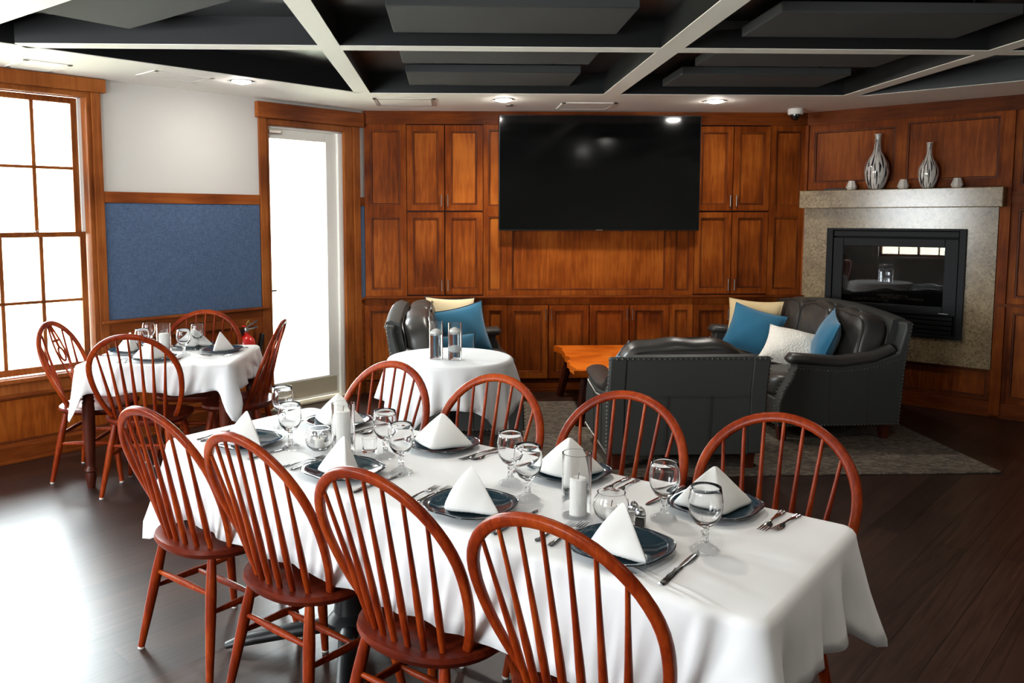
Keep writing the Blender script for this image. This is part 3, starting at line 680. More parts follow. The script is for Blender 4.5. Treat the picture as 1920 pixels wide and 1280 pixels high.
def vent(name, cx, cy, sx, sy, rotz, label, mats, slot=True):
    t = thing(name, label, 'vent', (cx, cy, ZC), rotz, 'ceiling vents')
    fx, fy = sx / 2, sy / 2
    MB().box(-fx, fx, -fy, -fy + .03, -.006, 0).box(-fx, fx, fy - .03, fy, -.006, 0).box(-fx, -fx + .03, -fy, fy, -.006, 0).box(fx - .03, fx, -fy, fy, -.006, 0).build('frame', M[mats], t, smooth=0)
    MB().box(-fx + .036, fx - .036, -fy + .036, fy - .036, -.005, -.001).build('face_plate', M['lip'], t, smooth=0)
    MB().box(-fx + .03, fx - .03, -fy + .03, fy - .03, -.001, -.0005).build('slot', M['iron'], t, smooth=0)
vent('ceiling_vent', -.36, 6.90, .50, .42, 0, 'beige rectangular ceiling vent above the left cabinets', 'ceramic')
vent('ceiling_vent', 1.16, 7.09, .46, .42, 0, 'white flush ceiling vent above the middle of the television', 'lip')
vent('ceiling_vent', -2.56, 5.345, .28, .34, pi / 4, 'white flush ceiling vent above the window', 'lip')
vent('ceiling_vent', -1.84, 5.72, .42, .28, pi / 4, 'white flush ceiling vent above the white wall', 'lip')
# ------------------------------------------------------------------ Windsor chairs
def make_chair(name, label, splat=False, group=None):
    t = thing(name, label, 'chair', group=group)
    SZ = .455
    # saddle seat: rounded at the back, squarer at the front
    def outl(a):
        c_, s_ = cos(a), sin(a); e = .62 if s_ > 0 else .92
        return (math.copysign(abs(c_) ** (.62 if s_ > 0 else .85), c_) * (.238 if s_ > 0 else .232), math.copysign(abs(s_) ** e, s_) * .215)
    rings = [(1.0, -.022), (.93, -.036), (0, -.036)]; NS = 40; vs = []; fs = []
    def topz(x, y, q):
        d = .012 * math.exp(-((abs(x) - .1) / .085) ** 2 - ((y + .03) / .12) ** 2)
        return -d
    lay = [(.0, 'b'), (.93, 'b2'), (1.0, 'm'), (.985, 't'), (.93, 't2'), (.75, 's'), (.55, 's'), (.35, 's'), (.15, 's')]
    for q, kd in lay:
        for i in range(NS):
            x, y = outl(2 * pi * i / NS); x *= q; y *= q
            z = {'b': -.038, 'b2': -.038, 'm': -.018, 't': -.004}.get(kd, None)
            if z is None: z = topz(x, y, q)
            vs.append((x, y, SZ + z))
    for r in range(len(lay) - 1):
        for i in range(NS):
            j = (i + 1) % NS; fs.append((r * NS + i, r * NS + j, (r + 1) * NS + j, (r + 1) * NS + i))
    fs.append(tuple((len(lay) - 1) * NS + i for i in range(NS)))
    MB().add(vs, fs).build('seat', M['seat'], t, smooth=50)
    # bow: hoop leaning back
    HB, LB_ = .535, .30
    yb0 = -.085
    def plane(x, h):                     # h along the leaning plane
        lean = R(22.5); return (x, yb0 - h * sin(lean), SZ - .004 + h * cos(lean))
    def bow_w(h):
        hc = .285
        if h <= hc: u = h / hc; return .182 + .072 * (u * (2 - u))
        u = (h - hc) / (HB - hc); return .254 * math.sqrt(max(0, 1 - u * u))
    pts = []; n1 = 9
    for i in range(n1): h = .285 * i / n1; pts.append(plane(-bow_w(h), h))
    for i in range(25):
        a = pi - pi * i / 24; pts.append(plane(.254 * cos(a), .285 + (HB - .285) * sin(a)))
    for i in range(n1 - 1, -1, -1): h = .285 * i / n1; pts.append(plane(bow_w(h), h))
    nrm = (0, cos(R(22.5)), sin(R(22.5)))
    rad = [.0140 + .0032 * min(1, min(i, len(pts) - 1 - i) / 12) for i in range(len(pts))]
    MB().tube(pts, rad, 16, flat=(.95, .68), up=nrm, sq=3.2).build('bow', M['chair'], t, smooth=60)
    def top_on_bow(x):
        u = math.sqrt(max(0, 1 - (x / .254) ** 2)); h = .285 + (HB - .285) * u; return plane(x, h - .012)
    def spindle(xs, xt, nm='spindle', y=None):
        b_ = Vector((xs, (-.175 + 2.2 * xs * xs) if y is None else y, SZ - .006)); e = Vector(top_on_bow(xt))
        ps = [b_.lerp(e, q) for q in (0, .12, .3, .5, .75, 1)]
        MB().tube(ps, [.0088, .0108, .0112, .0088, .0066, .0058], 8).build(nm, M['chair'], t, smooth=60)
    if not splat:
        for i in range(-3, 4): spindle(i * .046, i * .064)
    else:
        for i in (-3, -2, 2, 3): spindle(i * .046, i * .066)
        mb = MB(); hs = [.0, .08, .16, .24, .30, .36, .42, .47, .522]; ws = [.018, .020, .026, .040, .056, .060, .052, .036, .020]
        def strip(sg):
            out = []
            for h, w_ in zip(hs, ws):
                out.append((sg * w_, h))
            return out
        for sg in (-1, 1):
            st = strip(sg); mb.tube([plane(x * .9, h + .0) for x, h in [(s_, h_) for s_, h_ in st]], [.009] * len(st), 6, flat=(1, .6), up=nrm)
        for h, w_ in ((.16, .03), (.24, .04), (.42, .05)): mb.tube([plane(-w_, h), plane(w_, h)], .009, 6, flat=(1, .6), up=nrm)
        ctr = [plane(.030 * cos(2 * pi * i / 18), .33 + .045 * sin(2 * pi * i / 18)) for i in range(18)]
        mb.tube(ctr, .009, 6, flat=(1, .6), up=nrm, close=True); mb.tube([plane(0, .38), plane(0, .52)], .008, 6, up=nrm)
        mb.build('splat', M['chair'], t, smooth=60)
    legs = {}
    for sx in (-1, 1):
        for sy in (-1, 1):
            a = Vector((sx * .145, sy * .135, SZ - .03)); b_ = Vector((sx * (.205 if sy > 0 else .212), sy * .205, .008))
            ps = [a.lerp(b_, q) for q in (0, .1, .3, .5, .75, 1)]
            lg = MB().tube(ps, [.0135, .0165, .0195, .0185, .016, .0125], 12).build('leg', M['chair'], t, smooth=60)
            MB().lathe([(.012, 0), (.013, .004), (.012, .009)], (b_.x, b_.y, 0), 10).build('foot_glide', M['glide'], lg)
            legs[(sx, sy)] = (a, b_)
    def at(k_, z): a, b_ = legs[k_]; return a.lerp(b_, (a.z - z) / (a.z - b_.z))
    def stretch(p, q):
        ps = [p.lerp(q, u) for u in (0, .2, .5, .8, 1)]
        MB().tube(ps, [.0075, .0105, .0135, .0105, .0075], 8).build('stretcher', M['chair'], t, smooth=60)
    stretch(at((-1, -1), .295), at((1, -1), .295))
    mids = []
    for sx in (-1, 1):
        p, q = at((sx, -1), .235), at((sx, 1), .235); stretch(p, q); mids.append(p.lerp(q, .55))
    stretch(mids[0], mids[1])
    return t
# long dining table: its own frame, long axis turned a little off the fireplace wall
TA = -pi / 4 + .0715
TX, TY = xy(1.885, -1.87)
ct, st_ = cos(TA), sin(TA)
def tb(x, y, z=0): return (TX + ct * x - st_ * y, TY + st_ * x + ct * y, z)
g1 = 'spindle back chairs at the long table'
near = [(-.895, -.30, .03, 'red-brown spindle chair, near side of the long table, first from the left'),
        (-.347, -.305, -.02, 'red-brown spindle chair, near side of the long table, second from the left'),
        (.203, -.31, .0, 'red-brown spindle chair, near side of the long table, third from the left'),
        (.752, -.30, .0, 'red-brown spindle chair closest to the camera, near side of the long table')]
far = [(-.845, .30, 'spindle chair on the far side of the long table, first from the left'),
       (-.29, .345, 'spindle chair overlapping the round table cloth, far side of the long table'),
       (.285, .385, 'spindle chair in front of the black armchair, far side of the long table'),
       (.845, .395, 'spindle chair before the rug, far side of the long table, rightmost')]
chair0 = make_chair('dining_chair', near[0][3], False, g1)
for i, (x, y, r, lb) in enumerate(near):
    if i == 0: chair0.location = tb(x, y); chair0.rotation_euler = (0, 0, TA + r)
    else: dup(chair0, tb(x, y), TA + r, lb)
for x, y, lb in far: dup(chair0, tb(x, y), TA + pi, lb)
g2 = 'chairs at the small table by the window'
SX, SY_ = -1.735, 5.185
dup(chair0, (-1.78, 4.86, 0), .0, 'spindle chair with its back to the camera at the small table by the window', g2)
dup(chair0, (-1.70, 5.48, 0), pi, 'spindle chair on the far side of the small table, under the blue panel', g2)
chs = make_chair('dining_chair', 'chair with pierced splat back at the small table, standing against the window', True, g2)
chs.location = (-2.20, 5.16, 0); chs.rotation_euler = (0, 0, -pi / 2)
dup(chs, (-1.345, 5.22, 0), pi / 2 + .05, 'chair with pierced splat back at the small table, in front of the glass door', g2)

# ------------------------------------------------------------------ tables and cloths
def rrect(w_, l_, r, n=240):
    """points and outward normals round a rounded rectangle, half sizes w_, l_"""
    segs = []; per = 2 * (2 * (w_ - r) + 2 * (l_ - r)) / 2 + 2 * pi * r
    out = []
    A, B = w_ - r, l_ - r
    path = [((A, -B), (A, B), 0), ((A, B), None, 0), ((A, B + r), (-A, B + r), 1), ]
    L_ = [2 * B, pi * r / 2, 2 * A, pi * r / 2, 2 * B, pi * r / 2, 2 * A, pi * r / 2]; T = sum(L_)
    for i in range(n):
        s_ = T * i / n; k_ = 0
        while s_ > L_[k_]: s_ -= L_[k_]; k_ += 1
        side = k_ // 2
        if k_ % 2 == 0:
            p, nn = {0: ((w_, -B + s_), (1, 0)), 1: ((A - s_, l_), (0, 1)), 2: ((-w_, B - s_), (-1, 0)), 3: ((-A + s_, -l_), (0, -1))}[side]
        else:
            cx_, cy_ = {0: (A, B), 1: (-A, B), 2: (-A, -B), 3: (A, -B)}[side]; a0 = side * pi / 2 + s_ / r
            nn = (cos(a0), sin(a0)); p = (cx_ + r * nn[0], cy_ + r * nn[1])
        out.append((p, nn))
    return out
def cloth(name, pts, hang, fold, zt, mat, label, cat, loc, rotz, wrinkle=None, rr=.022):
    n = len(pts); vs = []; fs = []
    tops = [.02, .25, .45, .6, .72, .82, .9, .96, 1.0]
    for q in tops:
        for (p, nn) in pts:
            x, y = p[0] * q - nn[0] * rr * (q), p[1] * q - nn[1] * rr * q
            vs.append((x, y, zt + (wrinkle(x, y) if wrinkle else 0)))
    K = [(.25, 0), (.5, 1), (.75, 2), (1., 3)]
    for u, _ in K[:-1]:
        a = u * pi / 2
        for (p, nn) in pts: vs.append((p[0] - nn[0] * rr * (1 - sin(a)), p[1] - nn[1] * rr * (1 - sin(a)), zt - rr * (1 - cos(a))))
    D = [0, .08, .18, .3, .42, .55, .7, .85, 1.]
    for d in D:
        for i, (p, nn) in enumerate(pts):
            off = fold(i, d); h = rr + (hang(i) - rr) * d
            vs.append((p[0] + nn[0] * off, p[1] + nn[1] * off, zt - h))
    rows = len(tops) + len(K) - 1 + len(D)
    for r in range(rows - 1):
        for i in range(n):
            j = (i + 1) % n; fs.append((r * n + i, r * n + j, (r + 1) * n + j, (r + 1) * n + i))
    fs.append(tuple(range(n - 1, -1, -1)))
    o = MB().add(vs, fs).build(name, mat, smooth=70); o.location = loc; o.rotation_euler = (0, 0, rotz)
    so = o.modifiers.new('thickness', 'SOLIDIFY'); so.thickness = .0016; so.offset = -1
    return tag(o, label, cat)
ZT_ = .75
HL, HW = 1.165, .365
P = rrect(HL, HW, .045, 360)
cor = [(HL, HW), (-HL, HW), (-HL, -HW), (HL, -HW)]
def cdist(p): return min(math.hypot(p[0] - c[0], p[1] - c[1]) for c in cor)
rnd = random.Random(3); ph = [rnd.random() * 6.28 for _ in range(8)]
def hang_l(i):
    p, nn = P[i]; base = .275 if abs(nn[1]) > .7 else .225
    return base + .105 * math.exp(-(cdist(p) / .10) ** 2) + .006 * sin(p[0] * 9 + ph[0])
def fold_l(i, d):
    p, nn = P[i]; s_ = i / len(P) * 2 * pi
    f = .014 * sin(s_ * 23 + ph[1]) + .010 * sin(s_ * 41 + ph[2]) + .005 * sin(s_ * 67) + .006 * sin(s_ * 9 + ph[3])
    ear = .085 * math.exp(-(cdist(p) / .07) ** 2) - .030 * math.exp(-((cdist(p) - .16) / .07) ** 2)
    if abs(nn[1]) > .7: f *= .55
    return .006 * min(1, d * 4) + d ** 1.3 * (f + ear + .018)
def wr(x, y):
    z = 0
    for (cx_, cy_, a, l_, w_, h_) in ((1.0, -.27, 1.0, .10, .012, .007), (1.0, -.12, .9, .16, .014, .007), (.82, -.315, 1.1, .06, .010, .005), (1.06, -.2, 1.2, .10, .011, .006), (1.05, -.02, .7, .11, .010, .005), (.52, .1, .2, .2, .02, .003), (-.1, .08, .3, .2, .02, .003), (1.02, .05, 1.1, .1, .012, .003), (.12, -.03, .4, .16, .018, .003)):
        dx, dy = x - cx_, y - cy_; u = dx * cos(a) + dy * sin(a); v = -dx * sin(a) + dy * cos(a)
        z += h_ * math.exp(-(u / l_) ** 2 - (v / w_) ** 2)
    return z
cloth('tablecloth', P, hang_l, fold_l, ZT_, M['cloth'], 'long white tablecloth on the dining table set for eight', 'tablecloth', (TX, TY, 0), TA, wr)
t = thing('dining_table', 'long dining table on black iron pedestals, hidden under its white cloth', 'table', (TX, TY, 0), TA)
MB().box(-HL + .03, HL - .03, -HW + .03, HW - .03, .712, .738).build('tabletop', M['dark_wood'], t, bevel=.004)
for px in (-.52, .56):
    pd = MB().lathe([(.085, .07), (.085, .10), (.058, .13), (.052, .2), (.052, .70)], (px, 0, 0), 20).box(px - .3, px + .3, -.22, .22, .695, .714).build('pedestal', M['iron'], t)
    for a in (pi / 4, 3 * pi / 4, 5 * pi / 4, 7 * pi / 4):
        dx, dy = cos(a), sin(a)
        MB().tube([(px + dx * .04, dy * .04, .085), (px + dx * .2, dy * .2, .065), (px + dx * .40, dy * .40, .034), (px + dx * .455, dy * .455, .018)], [.034, .032, .026, .015], 10, flat=(1.1, .8)).build('foot', M['iron'], pd, smooth=60)

# small table by the window
HSX, HSY = .455, .385
P2 = rrect(HSX, HSY, .04, 240)
cor2 = [(HSX, HSY), (-HSX, HSY), (-HSX, -HSY), (HSX, -HSY)]
def cd2(p): return min(math.hypot(p[0] - c[0], p[1] - c[1]) for c in cor2)
def hang_s(i):
    p, nn = P2[i]; return .165 + .21 * math.exp(-(cd2(p) / .040) ** 2) + .012 * sin(i * .21)
def fold_s(i, d):
    p, nn = P2[i]; s_ = i / len(P2) * 2 * pi
    f = .012 * sin(s_ * 19 + 1) + .008 * sin(s_ * 33)
    ear = .055 * math.exp(-(cd2(p) / .045) ** 2) - .028 * math.exp(-((cd2(p) - .11) / .05) ** 2)
    return .006 * min(1, d * 4) + d ** 1.3 * (f + ear + .016)
cloth('tablecloth', P2, hang_s, fold_s, .745, M['cloth'], 'small white tablecloth on the table by the window', 'tablecloth', (SX, SY_, 0), .0)
t = thing('side_table', 'small dark wooden table with turned legs by the window', 'table', (SX, SY_, 0))
MB().box(-HSX + .03, HSX - .03, -HSY + .03, HSY - .03, .707, .733).build('tabletop', M['dark_wood'], t, bevel=.004)
MB().box(-.40, .40, -.335, -.315, .60, .707).box(-.40, .40, .315, .335, .60, .707).box(-.41, -.39, -.325, .325, .60, .707).box(.39, .41, -.325, .325, .60, .707).build('apron', M['dark_wood'], t, bevel=.004)
for sx in (-1, 1):
    for sy in (-1, 1):
        pr_ = [(.034, .712), (.034, .60), (.030, .592), (.036, .582), (.030, .572), (.036, .562), (.030, .552), (.036, .542), (.030, .532), (.038, .518), (.032, .508), (.036, .47), (.035, .35), (.026, .15), (.024, .13), (.034, .118), (.036, .108), (.026, .096), (.032, .07), (.026, .035), (.021, .0)]
        MB().lathe(pr_[::-1], (sx * .400, sy * .325, 0), 18).build('leg', M['dark_wood'], t, smooth=50)
# round table
RR = .385
P3 = [((RR * cos(2 * pi * i / 240), RR * sin(2 * pi * i / 240)), (cos(2 * pi * i / 240), sin(2 * pi * i / 240))) for i in range(240)]
def hang_r(i):
    a = 2 * pi * i / 240 - .06; return min(.615 / max(abs(cos(a)), abs(sin(a))), .80) - RR
def fold_r(i, d):
    a = 2 * pi * i / 240 - .06
    f = .018 * sin(a * 16 + .4) + .010 * sin(a * 27 + 2) + .02 * cos(4 * a)
    return .004 * min(1, d * 4) + d * (.03 + f)
cloth('tablecloth', P3, hang_r, fold_r, .75, M['cloth'], 'round white tablecloth hanging low on the round table', 'tablecloth', (0, 4.985, 0), 0.)
t = thing('round_table', 'small round table hidden under its white cloth', 'table', (0, 4.985, 0))
MB().lathe([(RR - .012, .715), (RR - .012, .742)], seg=48).build('tabletop', M['dark_wood'], t)
MB().lathe([(.20, .0), (.2, .02), (.05, .05), (.04, .3), (.04, .70), (.12, .714)], seg=24).build('pedestal', M['iron'], t)

# ------------------------------------------------------------------ table settings
def make_plate():
    def shape(a, z):
        c_, s_ = abs(cos(a)), abs(sin(a)); k_ = (c_ ** 2.8 + s_ ** 2.8) ** (-1 / 2.8)
        return k_ * (1 + .010 * sin(a * 9))
    pr_ = [(.0, .004), (.075, .004), (.085, .005), (.108, .014), (.126, .021), (.1275, .0235), (.125, .0245), (.106, .0185), (.084, .0095), (.0, .008)]
    me = MB().lathe(pr_, seg=56, cap=False, fn=shape)
    return me
def make_goblet(label):
    t = thing('water_goblet', label, 'glass', group='stemmed water goblets')
    bowl_o = [(.0075, .062), (.014, .066), (.027, .076), (.038, .094), (.0435, .115), (.0432, .135), (.0405, .155), (.0378, .170)]
    bowl_i = [(.0366, .1702), (.0392, .155), (.0418, .135), (.042, .115), (.0362, .096), (.025, .081), (.010, .074), (.0, .073)]
    MB().lathe(bowl_o + bowl_i, seg=32, cap=False).build('bowl', M['glass'], t, smooth=80)
    def facet(a, z): return 1 + (.08 * cos(a * 8) if z < .062 else 0)
    MB().lathe([(.0, .0), (.034, .0), (.0365, .003), (.0355, .008), (.023, .015), (.0115, .022), (.0085, .03), (.0078, .045), (.010, .052), (.0098, .058), (.0075, .0619)], seg=32, cap=False, fn=facet).build('stem', M['pressed'], t, smooth=60)
    return t
def make_napkin():
    """folded pyramid: front ridge, two puffed faces, hollow back"""
    B_ = [(-.138, .020), (-.01, -.100), (.138, .016), (.0, .056)]
    apex = Vector((-.012, .006, .122)); vs = []; fs = []; NP = 40; NL = 12
    def base(u):
        u = (u % 1) * 4; i = int(u); f = u - i
        p = Vector(B_[i]).lerp(Vector(B_[(i + 1) % 4]), f); return p
    for l in range(NL):
        h = (l / (NL - 1)) ** .8; k_ = (1 - h) ** 1.02 * .90 + .10 * math.sqrt(max(0, 1 - h ** 3))
        for i in range(NP):
            u = i / NP; p = base(u); m = base(u - .012).lerp(base(u + .012), .5); p = p.lerp(m, .8)
            c_ = abs(sin(u * 4 * pi)); bul = 1 + .12 * c_ * sin(h * pi) * (1 if u < .5 else -.4)
            k_ = max(k_, .0) if l < NL - 1 else .04
            vs.append((p.x * k_ * bul + apex.x * h + .012 * h * h, p.y * k_ * bul + apex.y * h, apex.z * (h if l < NL - 1 else .97 + .02) + .004 * sin(u * 12 * pi) * (1 - h) * .3))
    for l in range(NL - 1):
        for i in range(NP):
            j = (i + 1) % NP; fs.append((l * NP + i, l * NP + j, (l + 1) * NP + j, (l + 1) * NP + i))
    fs.append(tuple((NL - 1) * NP + i for i in range(NP))); fs.append(tuple(range(NP - 1, -1, -1)))
    return MB().add(vs, fs)
def strip_piece(mb, prof, th=.0016, n=None):
    """flat piece: list of (y, half width, z) stations"""
    vs = []; fs = []
    for y, w_, z in prof:
        vs += [(-w_, y, z), (-w_ * .55, y, z + th), (w_ * .55, y, z + th), (w_, y, z), (w_ * .55, y, z - th * .6), (-w_ * .55, y, z - th * .6)]
    for i in range(len(prof) - 1):
        for k_ in range(6):
            k2 = (k_ + 1) % 6; fs.append((i * 6 + k_, i * 6 + k2, i * 6 + 6 + k2, i * 6 + 6 + k_))
    fs.append((5, 4, 3, 2, 1, 0)); b_ = (len(prof) - 1) * 6; fs.append(tuple(b_ + q for q in range(6)))
    mb.add(vs, fs)
HANDLE = [(-.105, .004, .003), (-.102, .0085, .0032), (-.09, .010, .0034), (-.07, .0085, .004), (-.045, .0062, .006), (-.02, .0042, .008), (.0, .0034, .008)]
def ornate(mb, y0, y1, w_, z):
    for i in range(9):
        y = y0 + (y1 - y0) * i / 8
        for sg in (-1, 1): mb.dots([(sg * w_ * (.5 + .15 * sin(i)), y, z)], .0024)
def make_fork(nm, L_):
    k_ = L_ / .19; t = thing(nm, 'fork', 'fork', group='forks with ornate handles')
    mb = MB(); strip_piece(mb, [(y * k_, w_ * k_, z) for y, w_, z in HANDLE]); ornate(mb, -.098 * k_, -.07 * k_, .0085, .0048); mb.build('handle', M['chrome'], t)
    mb = MB(); strip_piece(mb, [(.0, .0034 * k_, .008), (.012 * k_, .005, .0075), (.022 * k_, .011 * k_, .005), (.034 * k_, .0125 * k_, .0035), (.040 * k_, .0125 * k_, .0035)])
    for i in range(4):
        x = (-.0105 + .007 * i) * k_; mb.tube([(x, .039 * k_, .0035), (x, .06 * k_, .004), (x, .085 * k_, .0065)], [.0019, .0018, .0009], 5)
    mb.build('tines', M['chrome'], t); return t
def make_knife():
    t = thing('table_knife', 'knife', 'knife', group='knives with ornate handles')
    mb = MB(); strip_piece(mb, [(-.115, .004, .003), (-.112, .009, .0036), (-.09, .0098, .004), (-.05, .0075, .0044), (-.015, .0065, .0046), (.0, .007, .0046)], .003); ornate(mb, -.075, -.02, .0075, .0072); mb.build('handle', M['chrome'], t)
    mb = MB(); strip_piece(mb, [(.0, .0065, .004), (.01, .008, .0035), (.05, .0098, .003), (.09, .0095, .003), (.112, .0055, .003), (.118, .0015, .003)], .0011); mb.build('blade', M['chrome'], t); return t
plate_me = make_plate(); nap_me = make_napkin()
def first_or_copy(store, key, mk):
    if key not in store: store[key] = mk(); return store[key]
    o = store[key]
    def cp(o, par):
        c = o.copy(); COL.objects.link(c); c.parent = par
        for ch in kids(o): cp(ch, c)
        return c
    return cp(o, None)
ST = {}
def mk_plate():
    t = thing('dinner_plate', '', 'plate', group='dark blue glass plates')
    plate_me.build('dish', M['plate'], t, smooth=60)
    def shape(a): c_, s_ = abs(cos(a)), abs(sin(a)); return (c_ ** 2.8 + s_ ** 2.8) ** (-1 / 2.8) * (1 + .010 * sin(a * 9))
    MB().tube([(.1268 * shape(2 * pi * i / 56) * cos(2 * pi * i / 56), .1268 * shape(2 * pi * i / 56) * sin(2 * pi * i / 56), .0236) for i in range(56)], .0020, 6, close=True).build('rim', M['rim'], t, smooth=60)
    return t
def mk_napkin():
    o = nap_me.build('napkin', M['napkin'], smooth=60); m = o.modifiers.new('sub', 'SUBSURF'); m.levels = 1; m.render_levels = 1
    return tag(o, '', 'napkin', 'folded white napkins')
def put(o, loc, rz, label, scale=None):
    o.location = loc; o.rotation_euler = (0, 0, rz); o['label'] = label
    if scale: o.scale = scale
    return o
def setting(px, py, pz, rz, where, nrz=0., fx=-.165, kx=.165, cut=True, cutdy=0.):
    """px,py world plate centre; rz: diner looks along local +y"""
    c_, s_ = cos(rz), sin(rz)
    def w_(x, y, z=0): return (px + c_ * x - s_ * y, py + s_ * x + c_ * y, pz + z)
    put(first_or_copy(ST, 'plate', mk_plate), w_(0, 0, .0), rz + .08 * sin(px * 40), 'dark blue glass plate ' + where)
    put(first_or_copy(ST, 'napkin', mk_napkin), w_(0, 0, .0085), rz + nrz, 'white folded napkin on the plate ' + where)
    if cut:
        put(first_or_copy(ST, 'knife', make_knife), w_(kx, -.02 + cutdy, .001), rz + .06 * sin(px * 31), 'silver table knife beside the plate ' + where)
        put(first_or_copy(ST, 'fork', lambda: make_fork('dinner_fork', .20)), w_(fx, .0 + cutdy, .001), rz + .07 * sin(px * 17), 'larger fork beside the plate ' + where)
        put(first_or_copy(ST, 'fork2', lambda: make_fork('salad_fork', .175)), w_(fx - .035, -.01 + cutdy, .001), rz + .09 * sin(px * 23), 'smaller fork beside the plate ' + where)
ZS = ZT_ + .0006
NS_ = [(-.85, -.205, 'on the long table, near side, leftmost place'), (-.30, -.215, 'on the long table, near side, second from left'),
       (.245, -.21, 'on the long table, near side, third from left'), (.735, -.205, 'on the long table, near side, rightmost place')]
FS_ = [(-.81, .215, 'on the long table, far side, leftmost place'), (-.25, .225, 'on the long table, far side, second from left'),
       (.30, .235, 'on the long table, far side, third from left'), (.80, .235, 'on the long table, far side, rightmost place')]
for x, y, wh in NS_:
    q = tb(x, y); setting(q[0], q[1], ZS, TA, wh, nrz=-.5 + .25 * sin(x * 5), cutdy=.02)
for x, y, wh in FS_:
    q = tb(x, y); setting(q[0], q[1], ZS, TA + pi, wh, nrz=pi + .55 + .25 * sin(x * 9), cutdy=.0)
def goblet(x, y, z, label):
    o = first_or_copy(ST, 'goblet', lambda: make_goblet('')); return put(o, (x, y, z), x * 3, label)
for x, y, lb in ((.90, -.065, 'water goblet nearest the right end of the long table, beside a knife'), (.72, .069, 'water goblet behind the salt and pepper, right of the long table'),
                 (.327, -.04, 'water goblet mid long table, the nearer of a pair'), (.196, .05, 'water goblet mid long table, the farther of a pair'),
                 (-.153, -.09, 'water goblet left of centre on the long table, the nearer of a pair'), (-.328, .008, 'water goblet left of centre on the long table, the farther of a pair'),
                 (-.683, -.13, 'water goblet at the left end of the long table, the nearer of a pair'), (-.947, .04, 'water goblet at the left end of the long table, the farther of a pair')):
    q = tb(x, y); goblet(q[0], q[1], ZS, lb)
# glass cylinders with pillar candles, bowls, votive, shakers
def cylinder(name, label, x, y, z, r, h, group):
    t = thing(name, label, 'vase', (x, y, z), group=group)
    MB().lathe([(.0, 0), (r - .001, 0), (r, .003), (r, h), (r - .003, h), (r - .003, .010), (.0, .009)], seg=40, cap=False).build('cylinder', M['glass'], t, smooth=50)
    return t
def pillar(x, y, z, r, h, label):
    t = thing('pillar_candle', label, 'candle', (x, y, z)); 
    MB().lathe([(.0, 0), (r, 0), (r, h - .004), (r - .004, h), (r * .6, h - .002), (.0, h - .005)], seg=28, cap=False).build('wax', M['wax'], t, smooth=40)
    MB().tube([(0, 0, h - .006), (.001, 0, h + .006), (.003, .001, h + .014)], .0012, 6).build('wick', M['wick'], t); return t
gv = 'glass cylinders on the long table'
q = tb(.512, -.06); cylinder('candle_cylinder', 'clear glass cylinder around a white candle, right half of the long table', q[0], q[1], ZS, .042, .185, gv)
pillar(q[0] + .004, q[1] - .002, ZS + .0102, .024, .105, 'white pillar candle inside the glass cylinder, right half of the long table')
q = tb(-.482, -.05); cylinder('candle_cylinder', 'clear glass cylinder around a tall white candle, left half of the long table', q[0], q[1], ZS, .042, .185, gv)
pillar(q[0], q[1], ZS + .0102, .026, .15, 'tall white pillar candle inside the glass cylinder, left half of the long table')
def bowl(label, x, y, z, s_, clabel):
    t = thing('candle_bowl', label, 'candle holder', (x, y, z), group='round glass candle bowls')
    o_ = [(.0, 0), (.024, 0), (.03, .003), (.046, .02), (.052, .042), (.047, .064), (.038, .078), (.040, .082)]
    i_ = [(.0375, .082), (.0355, .078), (.0445, .063), (.0495, .042), (.0435, .022), (.028, .008), (.0, .007)]
    MB().lathe([(r * s_, h * s_) for r, h in o_ + i_], seg=36, cap=False).build('bowl', M['glass'], t, smooth=60)
    pillar(x, y, z + .0085 * s_, .0175 * s_, .036 * s_, clabel)
q = tb(.605, -.025); bowl('round clear glass bowl with a candle, right of the right-hand glass cylinder', q[0], q[1], ZS, 1., 'stubby white candle in the round glass bowl, right half of the long table')
q = tb(-.585, -.075); bowl('round clear glass bowl with a candle, left of the left-hand glass cylinder', q[0], q[1], ZS, 1., 'stubby white candle in the round glass bowl, left half of the long table')
q = tb(-.415, .015)
o = MB().lathe([(.0, 0), (.025, 0), (.027, .003), (.028, .055), (.0262, .055), (.025, .012), (.0, .011)], seg=28, cap=False).build('votive_cup', M['glass'], smooth=50); o.location = (q[0], q[1], ZS)
tag(o, 'small clear glass votive cup right of the left-hand glass cylinder', 'candle holder')
def shaker(x, y, z, rz, kind, label):
    t = thing(kind + '_shaker', label, 'shaker', (x, y, z), rz, 'small square shakers')
    MB().box(-.014, .014, -.014, .014, 0, .034).build('body', M['glass'], t, bevel=.002, smooth=0)
    MB().box(-.011, .011, -.011, .011, .003, .024).build('contents', M['wax'] if kind == 'salt' else M['wick'], t, smooth=0)
    MB().lathe([(.0135, .034), (.015, .036), (.015, .042), (.011, .050), (.004, .056), (.0, .057)], seg=16, cap=False).build('cap', M['chrome'], t)
for i, (x, y, kd, lb) in enumerate(((.690, -.015, 'pepper', 'small glass pepper shaker on the long table, by the goblet near its right end'), (.655, .012, 'salt', 'small glass salt shaker beside the right-hand glass candle bowl'),
                       (-.655, -.045, 'salt', 'small glass salt shaker left of the left-hand glass candle bowl'), (-.64, -.005, 'pepper', 'small glass pepper shaker behind the left-hand glass candle bowl'))):
    q = tb(x, y); shaker(q[0], q[1], ZS, TA + .3, kd, lb)

